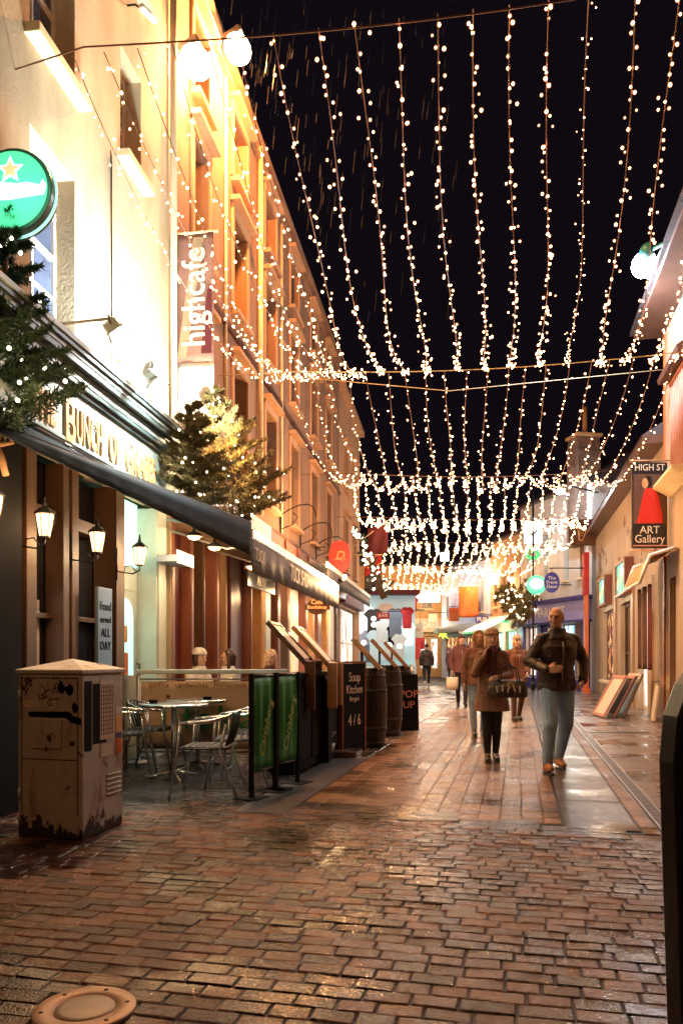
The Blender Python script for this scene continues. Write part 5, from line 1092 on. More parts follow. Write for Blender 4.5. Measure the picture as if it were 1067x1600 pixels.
m = MB(); q = Matrix.Rotation(-.12, 3, 'X'); m.obox((0, 0, .48), (.34, .03, .95), q); m.obox((0, .22, .48), (.34, .03, .95), Matrix.Rotation(.12, 3, 'X')); m.build('board', M['blackmat'], pbd); text('POP', .17, M['pink'], pbd, (0, -.07, .62), rot=(math.pi/2-.12, 0, 0)); text('UP', .17, M['pink'], pbd, (0, -.05, .44), rot=(math.pi/2-.12, 0, 0))
for i, (px, py0, py1, d, lab) in enumerate(((528, 998, 1045, 10.9, 'sloping menu board on the barrel nearest the Soup Kitchen sign'), (562, 1004, 1042, 12.5, 'sloping menu board on the second barrel'), (575, 1008, 1042, 13.4, 'smallest sloping menu board on the farthest barrel'))):
    o = thing('sloping_menu', lab, 'menu board', ((.40, .72, .98)[i], (10.75, 12.3, 13.3)[i], (1.075, 1.095, 1.075)[i]), R(86), 'sloping menu boards on the barrels')
    q = Matrix.Rotation(R(48), 3, 'X'); c = Vector((0, .06, .20))
    m = MB(); m.obox(c, (.46, .56, .03), q); m.build('board', M['redwood'], o); m = MB(); m.obox(c+q@Vector((0, 0, .018)), (.38, .46, .006), q); m.build('sheet', M['paper'], o)
    m = MB()
    for a, b_ in (((-.22, 0, .02), (.03, .56, .05)), ((.22, 0, .02), (.03, .56, .05)), ((0, -.27, .02), (.41, .03, .05)), ((0, .27, .02), (.41, .03, .05))): m.obox(c+q@Vector(a), b_, q)
    m.build('frame', M['wood2'], o); m = MB(); m.box(-.15, .15, .10, .13, 0, .28); m.box(-.18, .18, -.12, .14, 0, .02); m.build('prop', M['black'], o)
# black scrolled board at the right edge of the frame, close to the camera
rb = thing('black_board', 'tall black arched board with a carved scroll at the right edge of the frame', 'board', (.990, 2.02, 0), R(8)); rb.rotation_euler.y = -R(1.9)
arch = [(0, 0), (0, .98), (.015, 1.10), (.05, 1.18), (.10, 1.245), (.17, 1.295), (.26, 1.32), (.35, 1.295), (.42, 1.245), (.47, 1.18), (.505, 1.10), (.52, .98), (.52, 0)]
m = MB(); m.prism([(x-.115, z) for x, z in arch], -.03, .05); m.build('board', M['black'], rb, bevel=.008)
inn = [(.26+(x-.26)*.84, .10+z*.86) for x, z in arch]
m = MB(); m.prism([(x-.115, z) for x, z in inn], -.036, -.0305); m.build('panel', M['maroon'], rb)
m = MB(); m.tube([(.26*0+.10-.115+.09*math.cos(a)*(1-a/9), -.04, 1.06+.09*math.sin(a)*(1-a/9)) for a in [k*.35 for k in range(20)]], .007, 6); m.tube([(-.075, -.04, .98), (-.07, -.04, .5), (-.06, -.04, .2)], .004, 5); m.build('scroll', M['redwood'], rb)
bx(-.115, .405, -.10, .12, 0, .03).build('foot', M['black'], rb, bevel=.006)

# ================================================================ FIR TREES with lights
def fir(name, label, base, tip, rad, n_br, mt, seed, nb, grp='lit fir trees fixed above the shop fronts', blob=None, bow=False, bsize=.013, needle=.05):
    base = Vector(base); tip = Vector(tip); r = random.Random(seed)
    o = thing(name, label, 'tree', base, 0, grp); ax = tip-base; L = ax.length; u = ax.normalized()
    s1 = u.cross(Vector((0, 1, .1))).normalized(); s2 = u.cross(s1)
    m = MB(); m.tube([Vector((0, 0, 0)), ax*.5, ax], [.045*L, .03*L, .006], 7); m.build('trunk', M['bark'], o)
    br = MB(); fo = MB(); ends = []
    for k in range(n_br):
        t = (k+r.random())/n_br; a = r.uniform(0, 6.283); rr = rad*(1-t)**.75*r.uniform(.65, 1.15)+.04
        st = ax*(t*.95+.02); d = (s1*math.cos(a)+s2*math.sin(a))*rr+u*rr*r.uniform(.15, .6)
        e = st+d+Vector((0, 0, -.10*rr)); mid = st+d*.5
        br.tube([st, mid, e], [.010, .007, .002], 4, caps=False)
        for j in range(7):
            f = .12+.88*j/6; c = st.lerp(e, f); ends.append(c)
            # side sprigs
            for side_ in (-1, 1):
                sd = d.normalized().cross(u)*side_*rr*.35*(1.1-f)+d*.18
                for q in range(6):
                    g = c+sd*(q/5); 
                    for w_ in range(6):
                        dv_ = Vector((r.gauss(0, 1), r.gauss(0, 1), r.gauss(0, 1))).normalized()*needle*r.uniform(.6, 1.3)+d.normalized()*needle*.5
                        pv = dv_.cross(Vector((r.gauss(0, 1), r.gauss(0, 1), r.gauss(0, 1)))).normalized()*needle*.16
                        fo.add([g-pv, g+pv, g+dv_], [(0, 1, 2)])
    br.build('branches', M['bark'], o); fo.build('foliage', M[mt], o)
    b0 = MB(); b0.ball((0, 0, 0), bsize, 8, 5); me = b0.mesh('light_bulb', M['fairy'])
    for k in range(nb):
        c = r.choice(ends)+Vector((r.gauss(0, .03), r.gauss(0, .03), r.gauss(0, .03)))*rad/.45
        q = bpy.data.objects.new('light_bulb', me); COL.objects.link(q); q.parent = o; q.location = c
    if bow:
        m = MB()
        for s in (-1, 1): m.tube([(0, 0, 0), (s*.10, -.02, .06), (s*.14, -.03, -.01), (s*.05, -.02, -.02), (0, 0, 0)], .022, 6); m.tube([(0, 0, 0), (s*.05, -.02, -.12), (s*.09, -.02, -.26)], [.02, .03, .025], 6)
        m.tube([(0, -.02, -.02), (-.03, -.03, -.30)], [.02, .035], 6); m.build('burlap_bow', M['burlap'], o)
    return o
fir('fir_tree', 'dark fir tree strung with lights and tied with a burlap bow at the left edge', (-2.66, 5.95, 2.90), (-2.50, 5.80, 4.60), .50, 90, 'needle', 5, 95, bow=True, bsize=.016)
fir('fir_tree', 'smaller golden lit fir tree at the end of the pub name board', W(300, 800, 9.2), W(300, 628, 9.0), .46, 75, 'needle2', 6, 55)
fir('fir_tree', 'larger golden fir tree thick with lights, leaning out over the shop beyond the pub', W(385, 815, 10.4), W(330, 605, 10.0), .64, 110, 'needle2', 9, 100)
fir('fir_tree', 'small dark fir dotted with large white lights beside the red round sign', W(600, 935, 21.5), W(553, 822, 21.5), .30, 30, 'needle', 12, 70, bsize=.035)
fir('fir_tree', 'wide fir garland crowded with lights over the glowing white awning', W(842, 950, 31.5), W(776, 925, 33.0), 1.0, 60, 'needle2', 13, 100, bsize=.062, needle=.12)
lamp('tree_glow', 'POINT', W(352, 690, 9.6), 55, WARM, .1); lamp('tree_glow', 'POINT', W(60, 600, 5.2), 12, WARM, .1)

# ================================================================ STRING LIGHTS over the street
rows = [(6.1, -2.03, 3.0, 6.06, -.143), (11.75, -.78, 4.75, 5.58, -.13), (18.6, .22, 6.05, 5.66, -.02), (24.4, .90, 7.45, 5.66, 0), (29.3, 1.62, 8.1, 5.66, 0), (37.0, 2.0, 8.7, 5.66, 0), (46.0, 2.5, 8.9, 5.66, 0), (56.0, 3.2, 8.6, 5.66, 0)]
NS = 20
def rowpt(i, k):
    d, xl, xr, z, sl = rows[i]; f = k/(NS-1); x = xl+(xr-xl)*f
    return Vector((x, d+(x-xl)*sl, z-.10*math.sin(math.pi*f)))
PX0 = [120, 168, 218, 270, 320, 375, 432, 492, 556, 618, 680, 740, 800, 862, 925, 992, 1062, 1135, 1210]
PX1 = [452, 468, 485, 504, 524, 546, 570, 598, 632, 672, 718, 760, 800, 842, 885, 928, 972, 1012, 1048]
def near_pt(i, px):
    d, xl, xr, z, sl = rows[i]; a = (px-533)/F; x = a*(d-xl*sl)/(1-a*sl)
    return Vector((x, d+(x-xl)*sl, z-.06))
ordn = ['first', 'second', 'third', 'fourth', 'fifth', 'sixth', 'seventh', 'eighth', 'ninth', 'tenth', 'eleventh', 'twelfth', 'thirteenth', 'fourteenth', 'fifteenth', 'sixteenth', 'seventeenth', 'eighteenth', 'nineteenth', 'twentieth']
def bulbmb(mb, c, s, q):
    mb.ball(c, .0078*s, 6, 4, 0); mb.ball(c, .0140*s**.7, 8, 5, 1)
    for k in range(0):
        a = k*2*math.pi/5+.3; dd = q@Vector((math.cos(a), math.sin(a), .15)); e = q@Vector((-math.sin(a), math.cos(a), 0))
        mb.add([Vector(c)+dd*.006*s+e*.006*s, Vector(c)+dd*.006*s-e*.006*s, Vector(c)+dd*.026*s], [(0, 1, 2)], 1)
bmesh_variants = []
rb_ = random.Random(21)
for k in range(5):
    b = MB(); q = Quaternion((rb_.random(), rb_.random()-.5, rb_.random()-.5, rb_.random()-.5)).normalized(); bulbmb(b, (0, 0, 0), (1.0, 1.5, .8, 1.15, 1.3)[k], Quaternion((1, 0, 0), R(70))@q); bmesh_variants.append(b.mesh('bulb', [M['bulb_dim'] if k in (2, 3) else M['bulb'], M['halo']]))
SPAN = ['nearest', 'second', 'third', 'fourth', 'fifth', 'sixth', 'seventh']
sags = [.78, .85, .75, .70, .75, .9, 1.0]; nbs = [90, 54, 50, 46, 42, 38, 34]; bs_ = [1, 1.2, 1.45, 1.6, 1.9, 2.4, 3.0]
for i in range(7):
    for k in range(19 if i == 0 else NS):
        a, b = rowpt(i, k), rowpt(i+1, k)
        if i == 0: a = near_pt(0, PX0[k]); b = near_pt(1, PX1[k])
        r = random.Random(i*100+k); sg_ = sags[i]*r.uniform(.85, 1.12); wob = r.uniform(0, 6)
        def at(t): 
            p = a.lerp(b, t); p.z -= sg_*4*t*(1-t); p.x += .03*math.sin(t*9+wob); return p
        o = thing('fairy_light_string', f'warm white fairy light string, {ordn[k]} from the left in the {SPAN[i]} span over the street', 'string lights', a, 0, 'strings of fairy lights over the street')
        m = MB(); m.tube([at(t/24)-a for t in range(25)], .0045 if i == 0 else .006, 4, caps=False); m.build('cord', M['cord'], o)
        dim = (k in (14,) and i == 0)
        if i < 2:
            for j in range(nbs[i]):
                t = (j+r.random()*.9)/nbs[i]; c = at(t)-a+Vector((r.gauss(0, .028), r.gauss(0, .03), r.gauss(-.01, .028)))
                q = bpy.data.objects.new('bulb', bmesh_variants[r.randrange(5)]); COL.objects.link(q); q.parent = o; q.location = c; q.rotation_euler = (0, 0, r.uniform(-.7, .7))
                if i == 1: s_ = r.uniform(.85, 1.12); q.scale = (s_, s_, s_)
                if dim: q.scale = (.55, .55, .55)
        else:
            bb = MB()
            for j in range(nbs[i]):
                t = (j+r.random()*.9)/nbs[i]; c = at(t)-a+Vector((r.gauss(0, .03), r.gauss(0, .03), r.gauss(-.01, .03)))
                if i == 1: bulbmb(bb, c, bs_[1]*r.uniform(.8, 1.15), Quaternion((1, 0, 0), R(75+r.uniform(-30, 30))))
                else: bb.ball(c, .0105*bs_[i]*r.uniform(.8, 1.15), 5, 3, 0)
            bb.build('bulbs', [M['bulb' if i == 2 else 'bulb_far'], M['halo']], o)
for i, rw in enumerate(rows):
    p0, p1 = rowpt(i, 0), rowpt(i, NS-1); dl = p0-p1
    wl = LP(min(p0.y+.3, 31), 0, p0.z+.05); wr_ = Vector((RX(min(p1.y, 28)), p1.y, p1.z+.1))
    if i >= 4: wl = p0+Vector((-1.2, 0, .05)); wr_ = p1+Vector((1.0, 0, .1))
    m = MB(); m.tube([wl]+[rowpt(i, k) for k in range(0, NS, 2)]+[wr_], .007, 5)
    o = m.build('support_cable', M['trim' if i in (1,) else 'cord']); tag(o, f'thin cable across the street carrying the {(SPAN+["last"])[i]} row of light strings', 'cable', 'cables across the street')
m = MB(); m.tube([LP(14.6, 0, 6.6), Vector((2, 14.4, 6.2)), RP(15.2, 0, 6.9)], .007, 5); o = m.build('support_cable', M['trim']); tag(o, 'bare pale cable without lights crossing between the ochre and right buildings', 'cable', 'cables across the street')
# street lamp standing behind the photographer, lights the foreground
sl_ = thing('street_lamp', 'street lamp on a black post behind the viewpoint', 'street light', (-.6, -5.5, 0))
m = MB(); m.lathe([(.12, 0), (.12, .5), (.07, .6), (.05, 6.6), (.03, 7.0)], 16); m.build('post', M['iron'], sl_)
m = MB(); m.lathe([(.10, 7.0), (.25, 7.05), (.28, 7.4), (.10, 7.6), (.01, 7.65)], 16); m.build('hood', M['iron'], sl_); m = MB(); m.ball((0, 0, 7.0), .12); m.build('lens', M['lantern'], sl_)
lamp('lamp_light', 'POINT', (0, 0, 6.75), 330, (1, .44, .16), .15, parent=sl_)
# ================================================================ PEOPLE
def solid(mb, name, mat, parent, vox, it=3):
    tmp = bpy.data.objects.new('tmp', mb.mesh('tmp', mat)); COL.objects.link(tmp)
    r = tmp.modifiers.new('r', 'REMESH'); r.mode = 'VOXEL'; r.voxel_size = vox; r.use_smooth_shade = True
    s = tmp.modifiers.new('s', 'SMOOTH'); s.iterations = it; s.factor = .5
    dg = bpy.context.evaluated_depsgraph_get(); dg.update()
    me = bpy.data.meshes.new_from_object(tmp.evaluated_get(dg)); me.name = name
    if not me.materials: me.materials.append(mat)
    me.polygons.foreach_set('use_smooth', [True]*len(me.polygons))
    old = tmp.data; bpy.data.objects.remove(tmp); bpy.data.meshes.remove(old)
    o = bpy.data.objects.new(name, me); COL.objects.link(o); o.parent = parent; return o
BASE = dict(pelvis=(0, 0, .95), hipL=(.09, 0, .92), hipR=(-.09, 0, .92), kneeL=(.10, -.01, .50), kneeR=(-.10, -.01, .50), ankL=(.10, .03, .09), ankR=(-.10, .03, .09),
            toeL=(.12, -.13, .035), toeR=(-.12, -.13, .035), waist=(0, 0, 1.08), chest=(0, .0, 1.30), neck=(0, .0, 1.47), shL=(.168, .0, 1.395), shR=(-.168, .0, 1.395),
            elL=(.235, .03, 1.14), elR=(-.235, .03, 1.14), wrL=(.24, -.05, .90), wrR=(-.24, -.05, .90), head=(0, -.015, 1.625), handL=None, handR=None)
def person(label, x, y, rz, H, pose, st, vox=.008, grp=None):
    k = H/1.75; p = dict(BASE); p.update(pose); p = {a: (Vector(b) if b is not None else None) for a, b in p.items()}
    o = thing('person', label, 'person', (x, y, 0), rz, grp); o.scale = (k, k, k)
    g = st.get('girth', 1.0); yaw = Matrix.Rotation(st.get('yaw', 0), 3, 'Z')@Matrix.Rotation(st.get('nod', 0), 3, 'X')
    hd = p['head']; hv = lambda a: hd+yaw@Vector(a)
    def torso(mb, e):
        w_, c_, pl = p['waist'], p['chest'], p['pelvis']; sh = (p['shL']+p['shR'])/2; W2 = (p['shL']-p['shR']).length/2
        mb.loft([(pl.x, pl.y, pl.z-.09, .10*g+e, .08*g+e), (pl.x, pl.y, pl.z-.02, .158*g+e, .105*g+e), (pl.x, pl.y, pl.z+.05, .155*g+e, .11*g+e), (w_.x, w_.y, w_.z, .135*g+e, .10*g+e),
                 (c_.x, c_.y, c_.z-.08, .155*g+e, .112*g+e), (c_.x, c_.y, c_.z+.02, (W2-.02)*g+e, .115*g+e), (sh.x, sh.y, sh.z-.0, (W2-.0)+e*.6, .085*g+e*.7), (sh.x, sh.y, sh.z+.05, W2*.62+e*.5, .066+e*.5), (p['neck'].x, p['neck'].y, p['neck'].z+.01, .06+e, .058+e)])
        for s in 'LR': mb.caps(p['neck']-Vector((0, -.01, .045)), p['sh'+s]+Vector((0, 0, .008)), .050+e*.6, .046+e*.45)
    def arm(mb, s, e, endw=True):
        a, b, c = p['sh'+s], p['el'+s], p['wr'+s]
        mb.caps(a, b, .054*g+e, .042*g+e); mb.caps(b, c, .042*g+e, .029*g+e)
    def leg(mb, s, e, low=1.0):
        a, b, c = p['hip'+s], p['knee'+s], p['ank'+s]; mb.caps(a, b, .086*g+e, .056*g+e); bb = b.lerp(c, .35)
        mb.caps(b, bb, .055*g+e, .056*g+e); mb.caps(bb, b.lerp(c, low), .056*g+e, .037*g+e)
    body = MB(); torso(body, -.006); arm(body, 'L', -.004); arm(body, 'R', -.004); leg(body, 'L', -.004); leg(body, 'R', -.004)
    for s in 'LR': body.caps(p['ank'+s]+Vector((0, .03, -.045)), p['toe'+s], .034, .026)
    body.caps(p['neck']-Vector((0, 0, .03)), hv((0, .015, -.06)), .055, .050)
    q = yaw.to_quaternion()
    body.ball(hv((0, .012, .015)), (.074, .092, .100), 20, 14, rot=q); body.ball(hv((0, -.022, -.055)), (.054, .058, .062), 16, 10, rot=q); body.ball(hv((0, -.062, -.088)), (.022, .018, .018), 10, 8, rot=q)
    body.caps(hv((0, -.080, .012)), hv((0, -.098, -.022)), .009, .014, 8); body.caps(hv((-.038, -.070, .028)), hv((.038, -.070, .028)), .014, .014, 8)
    for s in (-1, 1): body.ball(hv((s*.074, .012, -.005)), (.010, .018, .030), 8, 8, rot=q); body.ball(hv((s*.035, -.058, -.028)), (.022, .02, .02), 8, 8, rot=q)
    for s, si in (('L', 1), ('R', -1)):      # hands
        wv, ev = p['wr'+s], p['el'+s]; d = (wv-ev).normalized(); hh = p['hand'+s]
        if hh is not None: d = (hh-wv).normalized()
        up = Vector((0, -1, 0)) if abs(d.y) < .8 else Vector((0, 0, 1)); across = d.cross(Vector((si, .2, 0))).normalized() if abs(d.dot(Vector((1, 0, 0)))) < .8 else Vector((0, 0, 1))
        pn = d.cross(across).normalized()
        pc = wv+d*.05; body.caps(wv, wv+d*.03, .026, .026, 8)
        for f in range(4):
            off = across*((f-1.5)*.021); ln = (.072, .082, .076, .060)[f]; b0 = wv+d*.035+off*.7; b1 = wv+d*.088+off*1.05
            body.caps(b0, b1, .0165, .0135, 8); c1 = b1+d*ln*.5+pn*.006; c2 = c1+d*ln*.42+pn*.020
            body.caps(b1, c1, .0100, .0092, 8); body.caps(c1, c2, .0092, .0078, 8)
        t0 = wv+d*.035+across*(-.032); t1 = t0+d*.03-across*.028+pn*.008; body.caps(t0, t1, .0125, .0105, 8); body.caps(t1, t1+d*.034-across*.006+pn*.006, .0100, .0082, 8)
    solid(body, 'body', M[st.get('skin', 'skin')], o, vox*.78, 2)
    for s in (-1, 1): m = MB(); m.ball(hv((s*.030, -.0765, .008)), (.010, .006, .0055), 10, 6, rot=q); m.build('eye', M['eyem'], o)
    m = MB(); m.ball(hv((0, -.083, -.052)), (.022, .008, .006), 10, 6, rot=q); m.build('mouth', M['lip'], o)
    # trousers / tights
    tm = st.get('legs', 'jeans'); lo = st.get('leglow', .94); m = MB(); e = st.get('lege', .012)
    pl = p['pelvis']; m.loft([(pl.x, pl.y, pl.z-.10, .11*g+e, .085*g+e), (pl.x, pl.y, pl.z-.02, .162*g+e, .11*g+e), (pl.x, pl.y, pl.z+.07, .15*g+e, .108*g+e)])
    for s in 'LR':
        a, b, c = p['hip'+s], p['knee'+s], p['ank'+s]; m.caps(a, b, .088*g+e, .060*g+e)
        if st.get('slim'): bb = b.lerp(c, .35); m.caps(b, bb, .055*g+e, .057*g+e); m.caps(bb, b.lerp(c, lo), .057*g+e, .038*g+e)
        else: m.caps(b, b.lerp(c, lo), .056*g+e*.9, .040*g+e*.8)
    solid(m, 'trousers' if tm != 'tights' else 'tights', M[tm], o, vox)
    # shoes
    for s in 'LR':
        a, t = p['ank'+s], p['toe'+s]; m = MB(); heel = a+Vector((0, .035, -.048)); dd = (t-heel)
        m.caps(heel, heel+dd*.55+Vector((0, 0, .012)), .042, .044); m.caps(heel+dd*.5, t, .044, .034); m.caps(heel+Vector((0, 0, .03)), a+Vector((0, 0, .03 if not st.get('boots') else .16)), .042, .045 if not st.get('boots') else .050)
        for vv in range(0): pass
        so = solid(m, 'shoe' if not st.get('boots') else 'boot', M[st.get('shoes', 'shoe')], o, vox*.8, 1)
        sm = MB(); z0 = min(heel.z, t.z)-.044
        sm.loft([(heel.x*.5+t.x*.5, heel.y*.5+t.y*.5, max(z0, -.0)+.0, .045, abs(dd.y)/2+.040), (heel.x*.5+t.x*.5, heel.y*.5+t.y*.5, max(z0, -.0)+.018, .047, abs(dd.y)/2+.043)], 16)
        sm.build('sole', M['boot'], so)
    # jacket / coat
    e = st.get('tope', .026); m = MB(); torso(m, e)
    for s in 'LR':
        a, b, c = p['sh'+s], p['el'+s], p['wr'+s]; m.caps(a-Vector((0,0,.01)), b, .050*g+e*.5, .044*g+e*.6); m.caps(b, b.lerp(c, .97), .044*g+e*.6, .034*g+e*.5)
    hem = st.get('hem', .86); fl = st.get('flare', .0)
    if hem < .93:
        m.loft([(pl.x, pl.y-.005, hem, .17*g+e+fl, .125*g+e+fl*.7), (pl.x, pl.y, hem+.06, .168*g+e+fl*.9, .122*g+e+fl*.6), (pl.x, pl.y, (hem+.97)/2, .165*g+e+fl*.5, .118*g+e+fl*.4), (pl.x, pl.y, 1.0, .155*g+e, .11*g+e), (p['waist'].x, p['waist'].y, 1.1, .14*g+e, .10*g+e)])
    nk = p['neck']; m.loft([(nk.x, nk.y, nk.z-.07, .11+e, .09+e), (nk.x, nk.y-.01, nk.z-.01, .075+e*.6, .075+e*.6), (nk.x, nk.y-.008, nk.z+.045, .075+e*.4, .078+e*.4)])
    tp = solid(m, st.get('topname', 'jacket'), M[st.get('top', 'jacket')], o, vox, 3)
    if st.get('zip', 1): zc = MB(); zc.tube([(nk.x, p['chest'].y-.115*g-e-.006, nk.z-.10), (p['chest'].x, p['chest'].y-.118*g-e-.006, p['chest'].z-.02), (p['waist'].x, p['waist'].y-.102*g-e-.012, p['waist'].z), (pl.x, pl.y-.112*g-e-.012-fl*.3, pl.z)], .006, 5); zc.build('zip', M['steel'], tp)
    # hair and hats
    hr = st.get('hair')
    if hr in ('long', 'short', 'bob'):
        m = MB(); m.ball(hv((0, .028, .035)), (.084, .092, .098), 20, 12, rot=q)
        if hr != 'short': [m.caps(hv((s_*.066, .02, .03)), hv((s_*.078, .0, -.14 if hr == 'long' else -.08)), .030, .026) for s_ in (-1, 1)]; m.caps(hv((0, .07, .03)), hv((0, .065, -.12)), .06, .05)
        solid(m, 'hair', M[st.get('haircol', 'hairbrown')], o, vox, 2)
    if st.get('hat'):
        m = MB(); m.loft([(hd.x, hd.y+.012, hd.z+.045, .094, .108), (hd.x, hd.y+.012, hd.z+.075, .096, .110), (hd.x, hd.y+.015, hd.z+.12, .078, .088), (hd.x, hd.y+.02, hd.z+.15, .035, .04)]); 
        if st.get('pom'): m.ball((hd.x, hd.y+.02, hd.z+.175), .03)
        solid(m, 'hat', M[st['hat']], o, vox, 2)
    if st.get('hood'):
        m = MB()
        for kk in range(15):
            a = math.pi*1.15*(kk/14)-.24; m.ball(hv((.093*math.cos(a), -.035, -.0+.118*math.sin(a))), .028, 8, 6)
        m.ball(hv((0, .06, .02)), (.098, .085, .115), 16, 12); m.ball(hv((0, .06, -.10)), (.11, .08, .06), 12, 8)
        solid(m, 'hood', M[st['hood']], o, vox, 2)
    if st.get('scarf'):
        m = MB()
        for kk in range(16): a = kk*2*math.pi/16; m.ball((nk.x+.080*math.cos(a), nk.y-.015+.085*math.sin(a), nk.z-.005+.012*math.sin(3*a)), .040, 8, 6)
        m.caps((nk.x+.02, nk.y-.12, nk.z-.04), (nk.x-.01, nk.y-.165, nk.z-.36), .045, .05); m.caps((nk.x-.05, nk.y-.12, nk.z-.02), (nk.x-.07, nk.y-.155, nk.z-.28), .04, .045)
        solid(m, 'scarf', M['scarf'], o, vox, 2)
    return o
wx = person('woman in a tan coat, dark scarf and knitted hat, hand raised to her mouth', 1.79, 9.22, R(-6), 1.60,
    dict(ankL=(.055, .05, .09), ankR=(-.055, -.03, .09), kneeL=(.065, .0, .50), kneeR=(-.065, -.03, .50), toeL=(.065, -.10, .04), toeR=(-.065, -.18, .035), hipL=(.075, 0, .92), hipR=(-.075, 0, .92),
         shL=(.15, 0, 1.38), shR=(-.15, 0, 1.38), elR=(-.215, -.07, 1.15), wrR=(-.125, -.20, 1.35), handR=(-.085, -.17, 1.46), elL=(.235, .0, 1.14), wrL=(.10, -.22, 1.10), handL=(.0, -.25, 1.08), head=(0, -.02, 1.60)),
    dict(top='coat', topname='coat', hem=.66, flare=.035, legs='tights', leglow=.9, slim=1, lege=.004, shoes='boot', boots=1, hair='long', haircol='hairblond', hat='hatpale', skin='skin2', scarf=1, tope=.03, yaw=.05, zip=0), vox=.008)
mb_ = MB(); [mb_.ball((.085*math.cos(a), -.025+.100*math.sin(a), 1.665), (.014, .014, .010), 6, 5) for a in [k*math.pi/7 for k in range(14)]]; mb_.build('hat_band', M['fur'], wx)
hb = thing('handbag', 'large black handbag with pale printed marks held by the woman in the tan coat', 'handbag', (1.79+.13, 9.22-.27, .875), R(-12)); hb.scale = (.86, .9, .95)
m = MB(); m.loft([(0, 0, -.10, .25, .09), (0, 0, -.07, .265, .10), (0, 0, .0, .26, .085), (0, 0, .09, .225, .05), (0, 0, .115, .20, .02)], 28); m.build('bag', M['jacket'], hb)
m = MB(); [m.tube([(-.13+dx, -.05+dx*0, .09), (-.10+dx, -.06, .24), (0+dx, -.05, .30), (.10+dx, -.04, .24), (.13+dx, -.03, .09)], .008, 6) for dx in (0, .03)]; m.build('handle', M['black'], hb)
m = MB(); [m.obox((-.14+k*.075, -.095, .0+.01*(k % 2)), (.02, .02, .08), Matrix.Rotation(.3*(k % 3-1), 3, 'Y')) for k in range(5)]; m.build('buckles', M['paper'], hb)
person('bald man in a dark leather jacket and light jeans striding beside the woman', 2.34, 8.42, R(6), 1.80,
    dict(ankR=(-.16, -.16, .10), kneeR=(-.15, -.20, .50), toeR=(-.19, -.33, .075), ankL=(.10, .20, .13), kneeL=(.10, .0, .49), toeL=(.11, .08, .05), pelvis=(.0, 0, .95), chest=(.0, -.03, 1.30), shL=(.185, -.01, 1.395), shR=(-.178, -.03, 1.40),
         neck=(-.01, -.03, 1.47), head=(-.03, -.06, 1.62), elR=(-.30, .0, 1.17), wrR=(-.20, -.23, 1.08), handR=(-.12, -.30, 1.09), elL=(.33, .09, 1.17), wrL=(.27, -.04, .96), handL=(.22, -.09, .91)),
    dict(top='jacket', hem=.86, legs='jeans', leglow=.96, shoes='shoe', tope=.032, girth=1.06, yaw=-.65, lege=.016), vox=.008)
person('woman in a rust coloured quilted coat walking between the couple', 3.42, 15.1, R(4), 1.66,
    dict(ankR=(-.09, -.10, .09), kneeR=(-.09, -.1, .5), toeR=(-.09, -.26, .05), ankL=(.08, .12, .1), toeL=(.08, -.03, .04), elL=(.27, .05, 1.16), wrL=(.18, -.12, 1.0)), dict(top='coat2', topname='coat', hem=.80, flare=.015, legs='brown', shoes='boot', hair='bob', haircol='hairblond', hat='fur', skin='skin2', tope=.04, zip=1), vox=.012)
person('person in a cream fur hood just behind the woman in the tan coat', 2.16, 12.2, R(-4), 1.66,
    dict(ankR=(-.08, -.08, .09), toeR=(-.08, -.24, .04), ankL=(.08, .1, .1), toeL=(.08, -.05, .04)), dict(top='coat', topname='coat', hem=.85, legs='jeans', shoes='boot', hair='bob', haircol='hairblond', hood='fur', tope=.035), vox=.012)
dm_ = person('man in a dark plum jacket and knit cap carrying a small pale bag', 3.03, 19.5, R(-6), 1.80,
    dict(ankL=(.08, -.10, .09), kneeL=(.09, -.1, .5), toeL=(.09, -.26, .05), ankR=(-.08, .14, .1), toeR=(-.08, -.01, .04), elR=(-.27, .05, 1.15)), dict(top='plum', hem=.82, legs='tights', leglow=.95, shoes='boot', hair='short', hat='jacket', tope=.045), vox=.014)
cb = thing('carrier_bag', 'small pale paper bag in the hand of the man in the plum jacket', 'bag', (2.77, 19.35, .42), .2)
m = MB(); m.loft([(0, 0, 0, .14, .06), (0, 0, .15, .16, .08), (0, 0, .32, .15, .05)], 12); m.build('bag', M['paper'], cb); m = MB(); m.tube([(-.06, 0, .32), (-.04, 0, .47), (.04, 0, .47), (.06, 0, .32)], .006, 5); m.build('handle', M['paper'], cb)
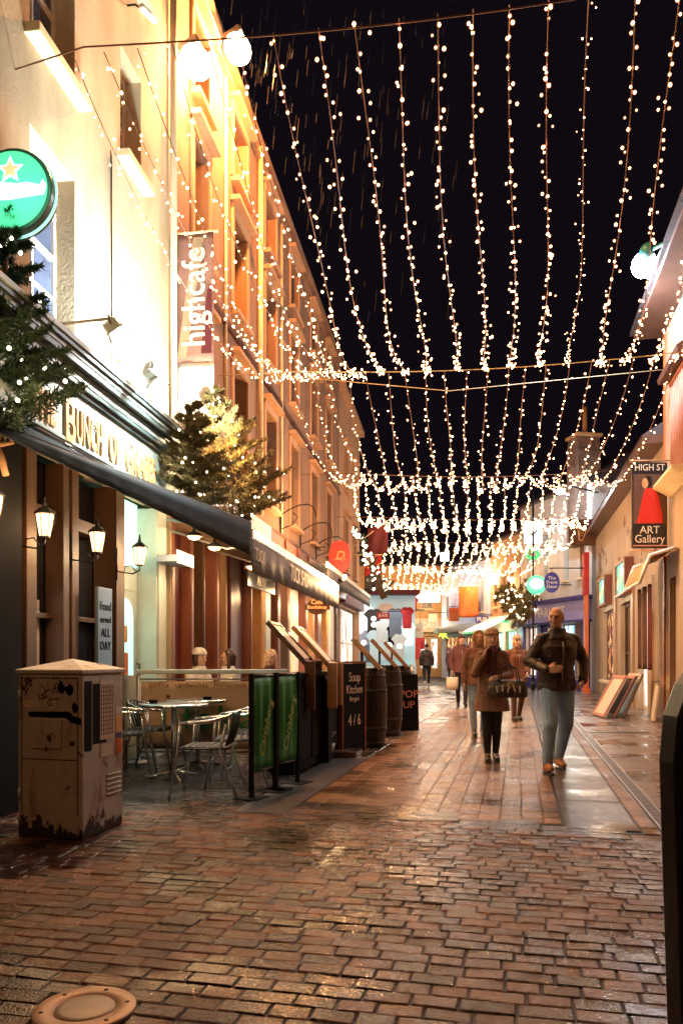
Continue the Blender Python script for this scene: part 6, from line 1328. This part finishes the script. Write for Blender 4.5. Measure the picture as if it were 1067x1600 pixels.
person('figure in a black jacket walking away at the far end of the street', 3.52, 32.0, R(180), 1.80,
    dict(ankR=(-.10, -.18, .10), kneeR=(-.1, -.14, .5), toeR=(-.1, -.34, .06), ankL=(.1, .26, .18), kneeL=(.1, .02, .5), toeL=(.1, .14, .09)), dict(top='jacket', hem=.84, legs='tights', leglow=.96, shoes='paper', hair='short', tope=.05), vox=.016)
person('distant walker in a dark coat by the lime burst sign', 5.05, 35.5, R(5), 1.72, dict(), dict(top='plum', topname='coat', hem=.7, legs='tights', shoes='boot', hair='short', tope=.04), vox=.018)
sit = dict(pelvis=(0, 0, .55), hipL=(.09, -.02, .53), hipR=(-.09, -.02, .53), kneeL=(.11, -.42, .50), kneeR=(-.11, -.42, .50), ankL=(.11, -.40, .09), ankR=(-.11, -.40, .09), toeL=(.11, -.56, .035), toeR=(-.11, -.56, .035), waist=(0, .02, .68), chest=(0, .0, .92), neck=(0, -.02, 1.10),
           shL=(.175, 0, 1.04), shR=(-.175, 0, 1.04), elL=(.23, -.06, .78), elR=(-.23, -.06, .78), wrL=(.12, -.30, .76), wrR=(-.12, -.30, .76), head=(0, -.04, 1.25))
for x, y, rz, lab, st in ((-1.92, 10.35, R(60), 'seated person in a white hat facing right behind the cream screen', dict(top='whitep', legs='jeans', shoes='boot', hair='bob', haircol='hairbrown', hat='whitep', skin='skin2', hem=.5, zip=0)),
                          (-1.50, 10.45, R(-70), 'seated person in a white top with brown hair behind the cream screen', dict(top='whitep', legs='tights', shoes='boot', hair='long', haircol='hairbrown', hem=.5, zip=0)),
                          (-.98, 10.75, R(-4), 'smiling blonde woman seated behind the end of the cream screen', dict(top='plum', legs='tights', shoes='boot', hair='long', haircol='hairblond', skin='skin2', hem=.5, zip=0))):
    person(lab, x, y, rz, 1.72, sit, st, vox=.011, grp='people seated on the terrace')
    c = copy_tree(ch); c.location = Vector((x, y, 0))+Matrix.Rotation(rz, 3, 'Z')@Vector((0, .02, 0)); c.rotation_euler = (0, 0, rz-math.pi/2); c['label'] = 'aluminium chair under the '+lab[:lab.find(' behind') if ' behind' in lab else 40]; c['group'] = GC
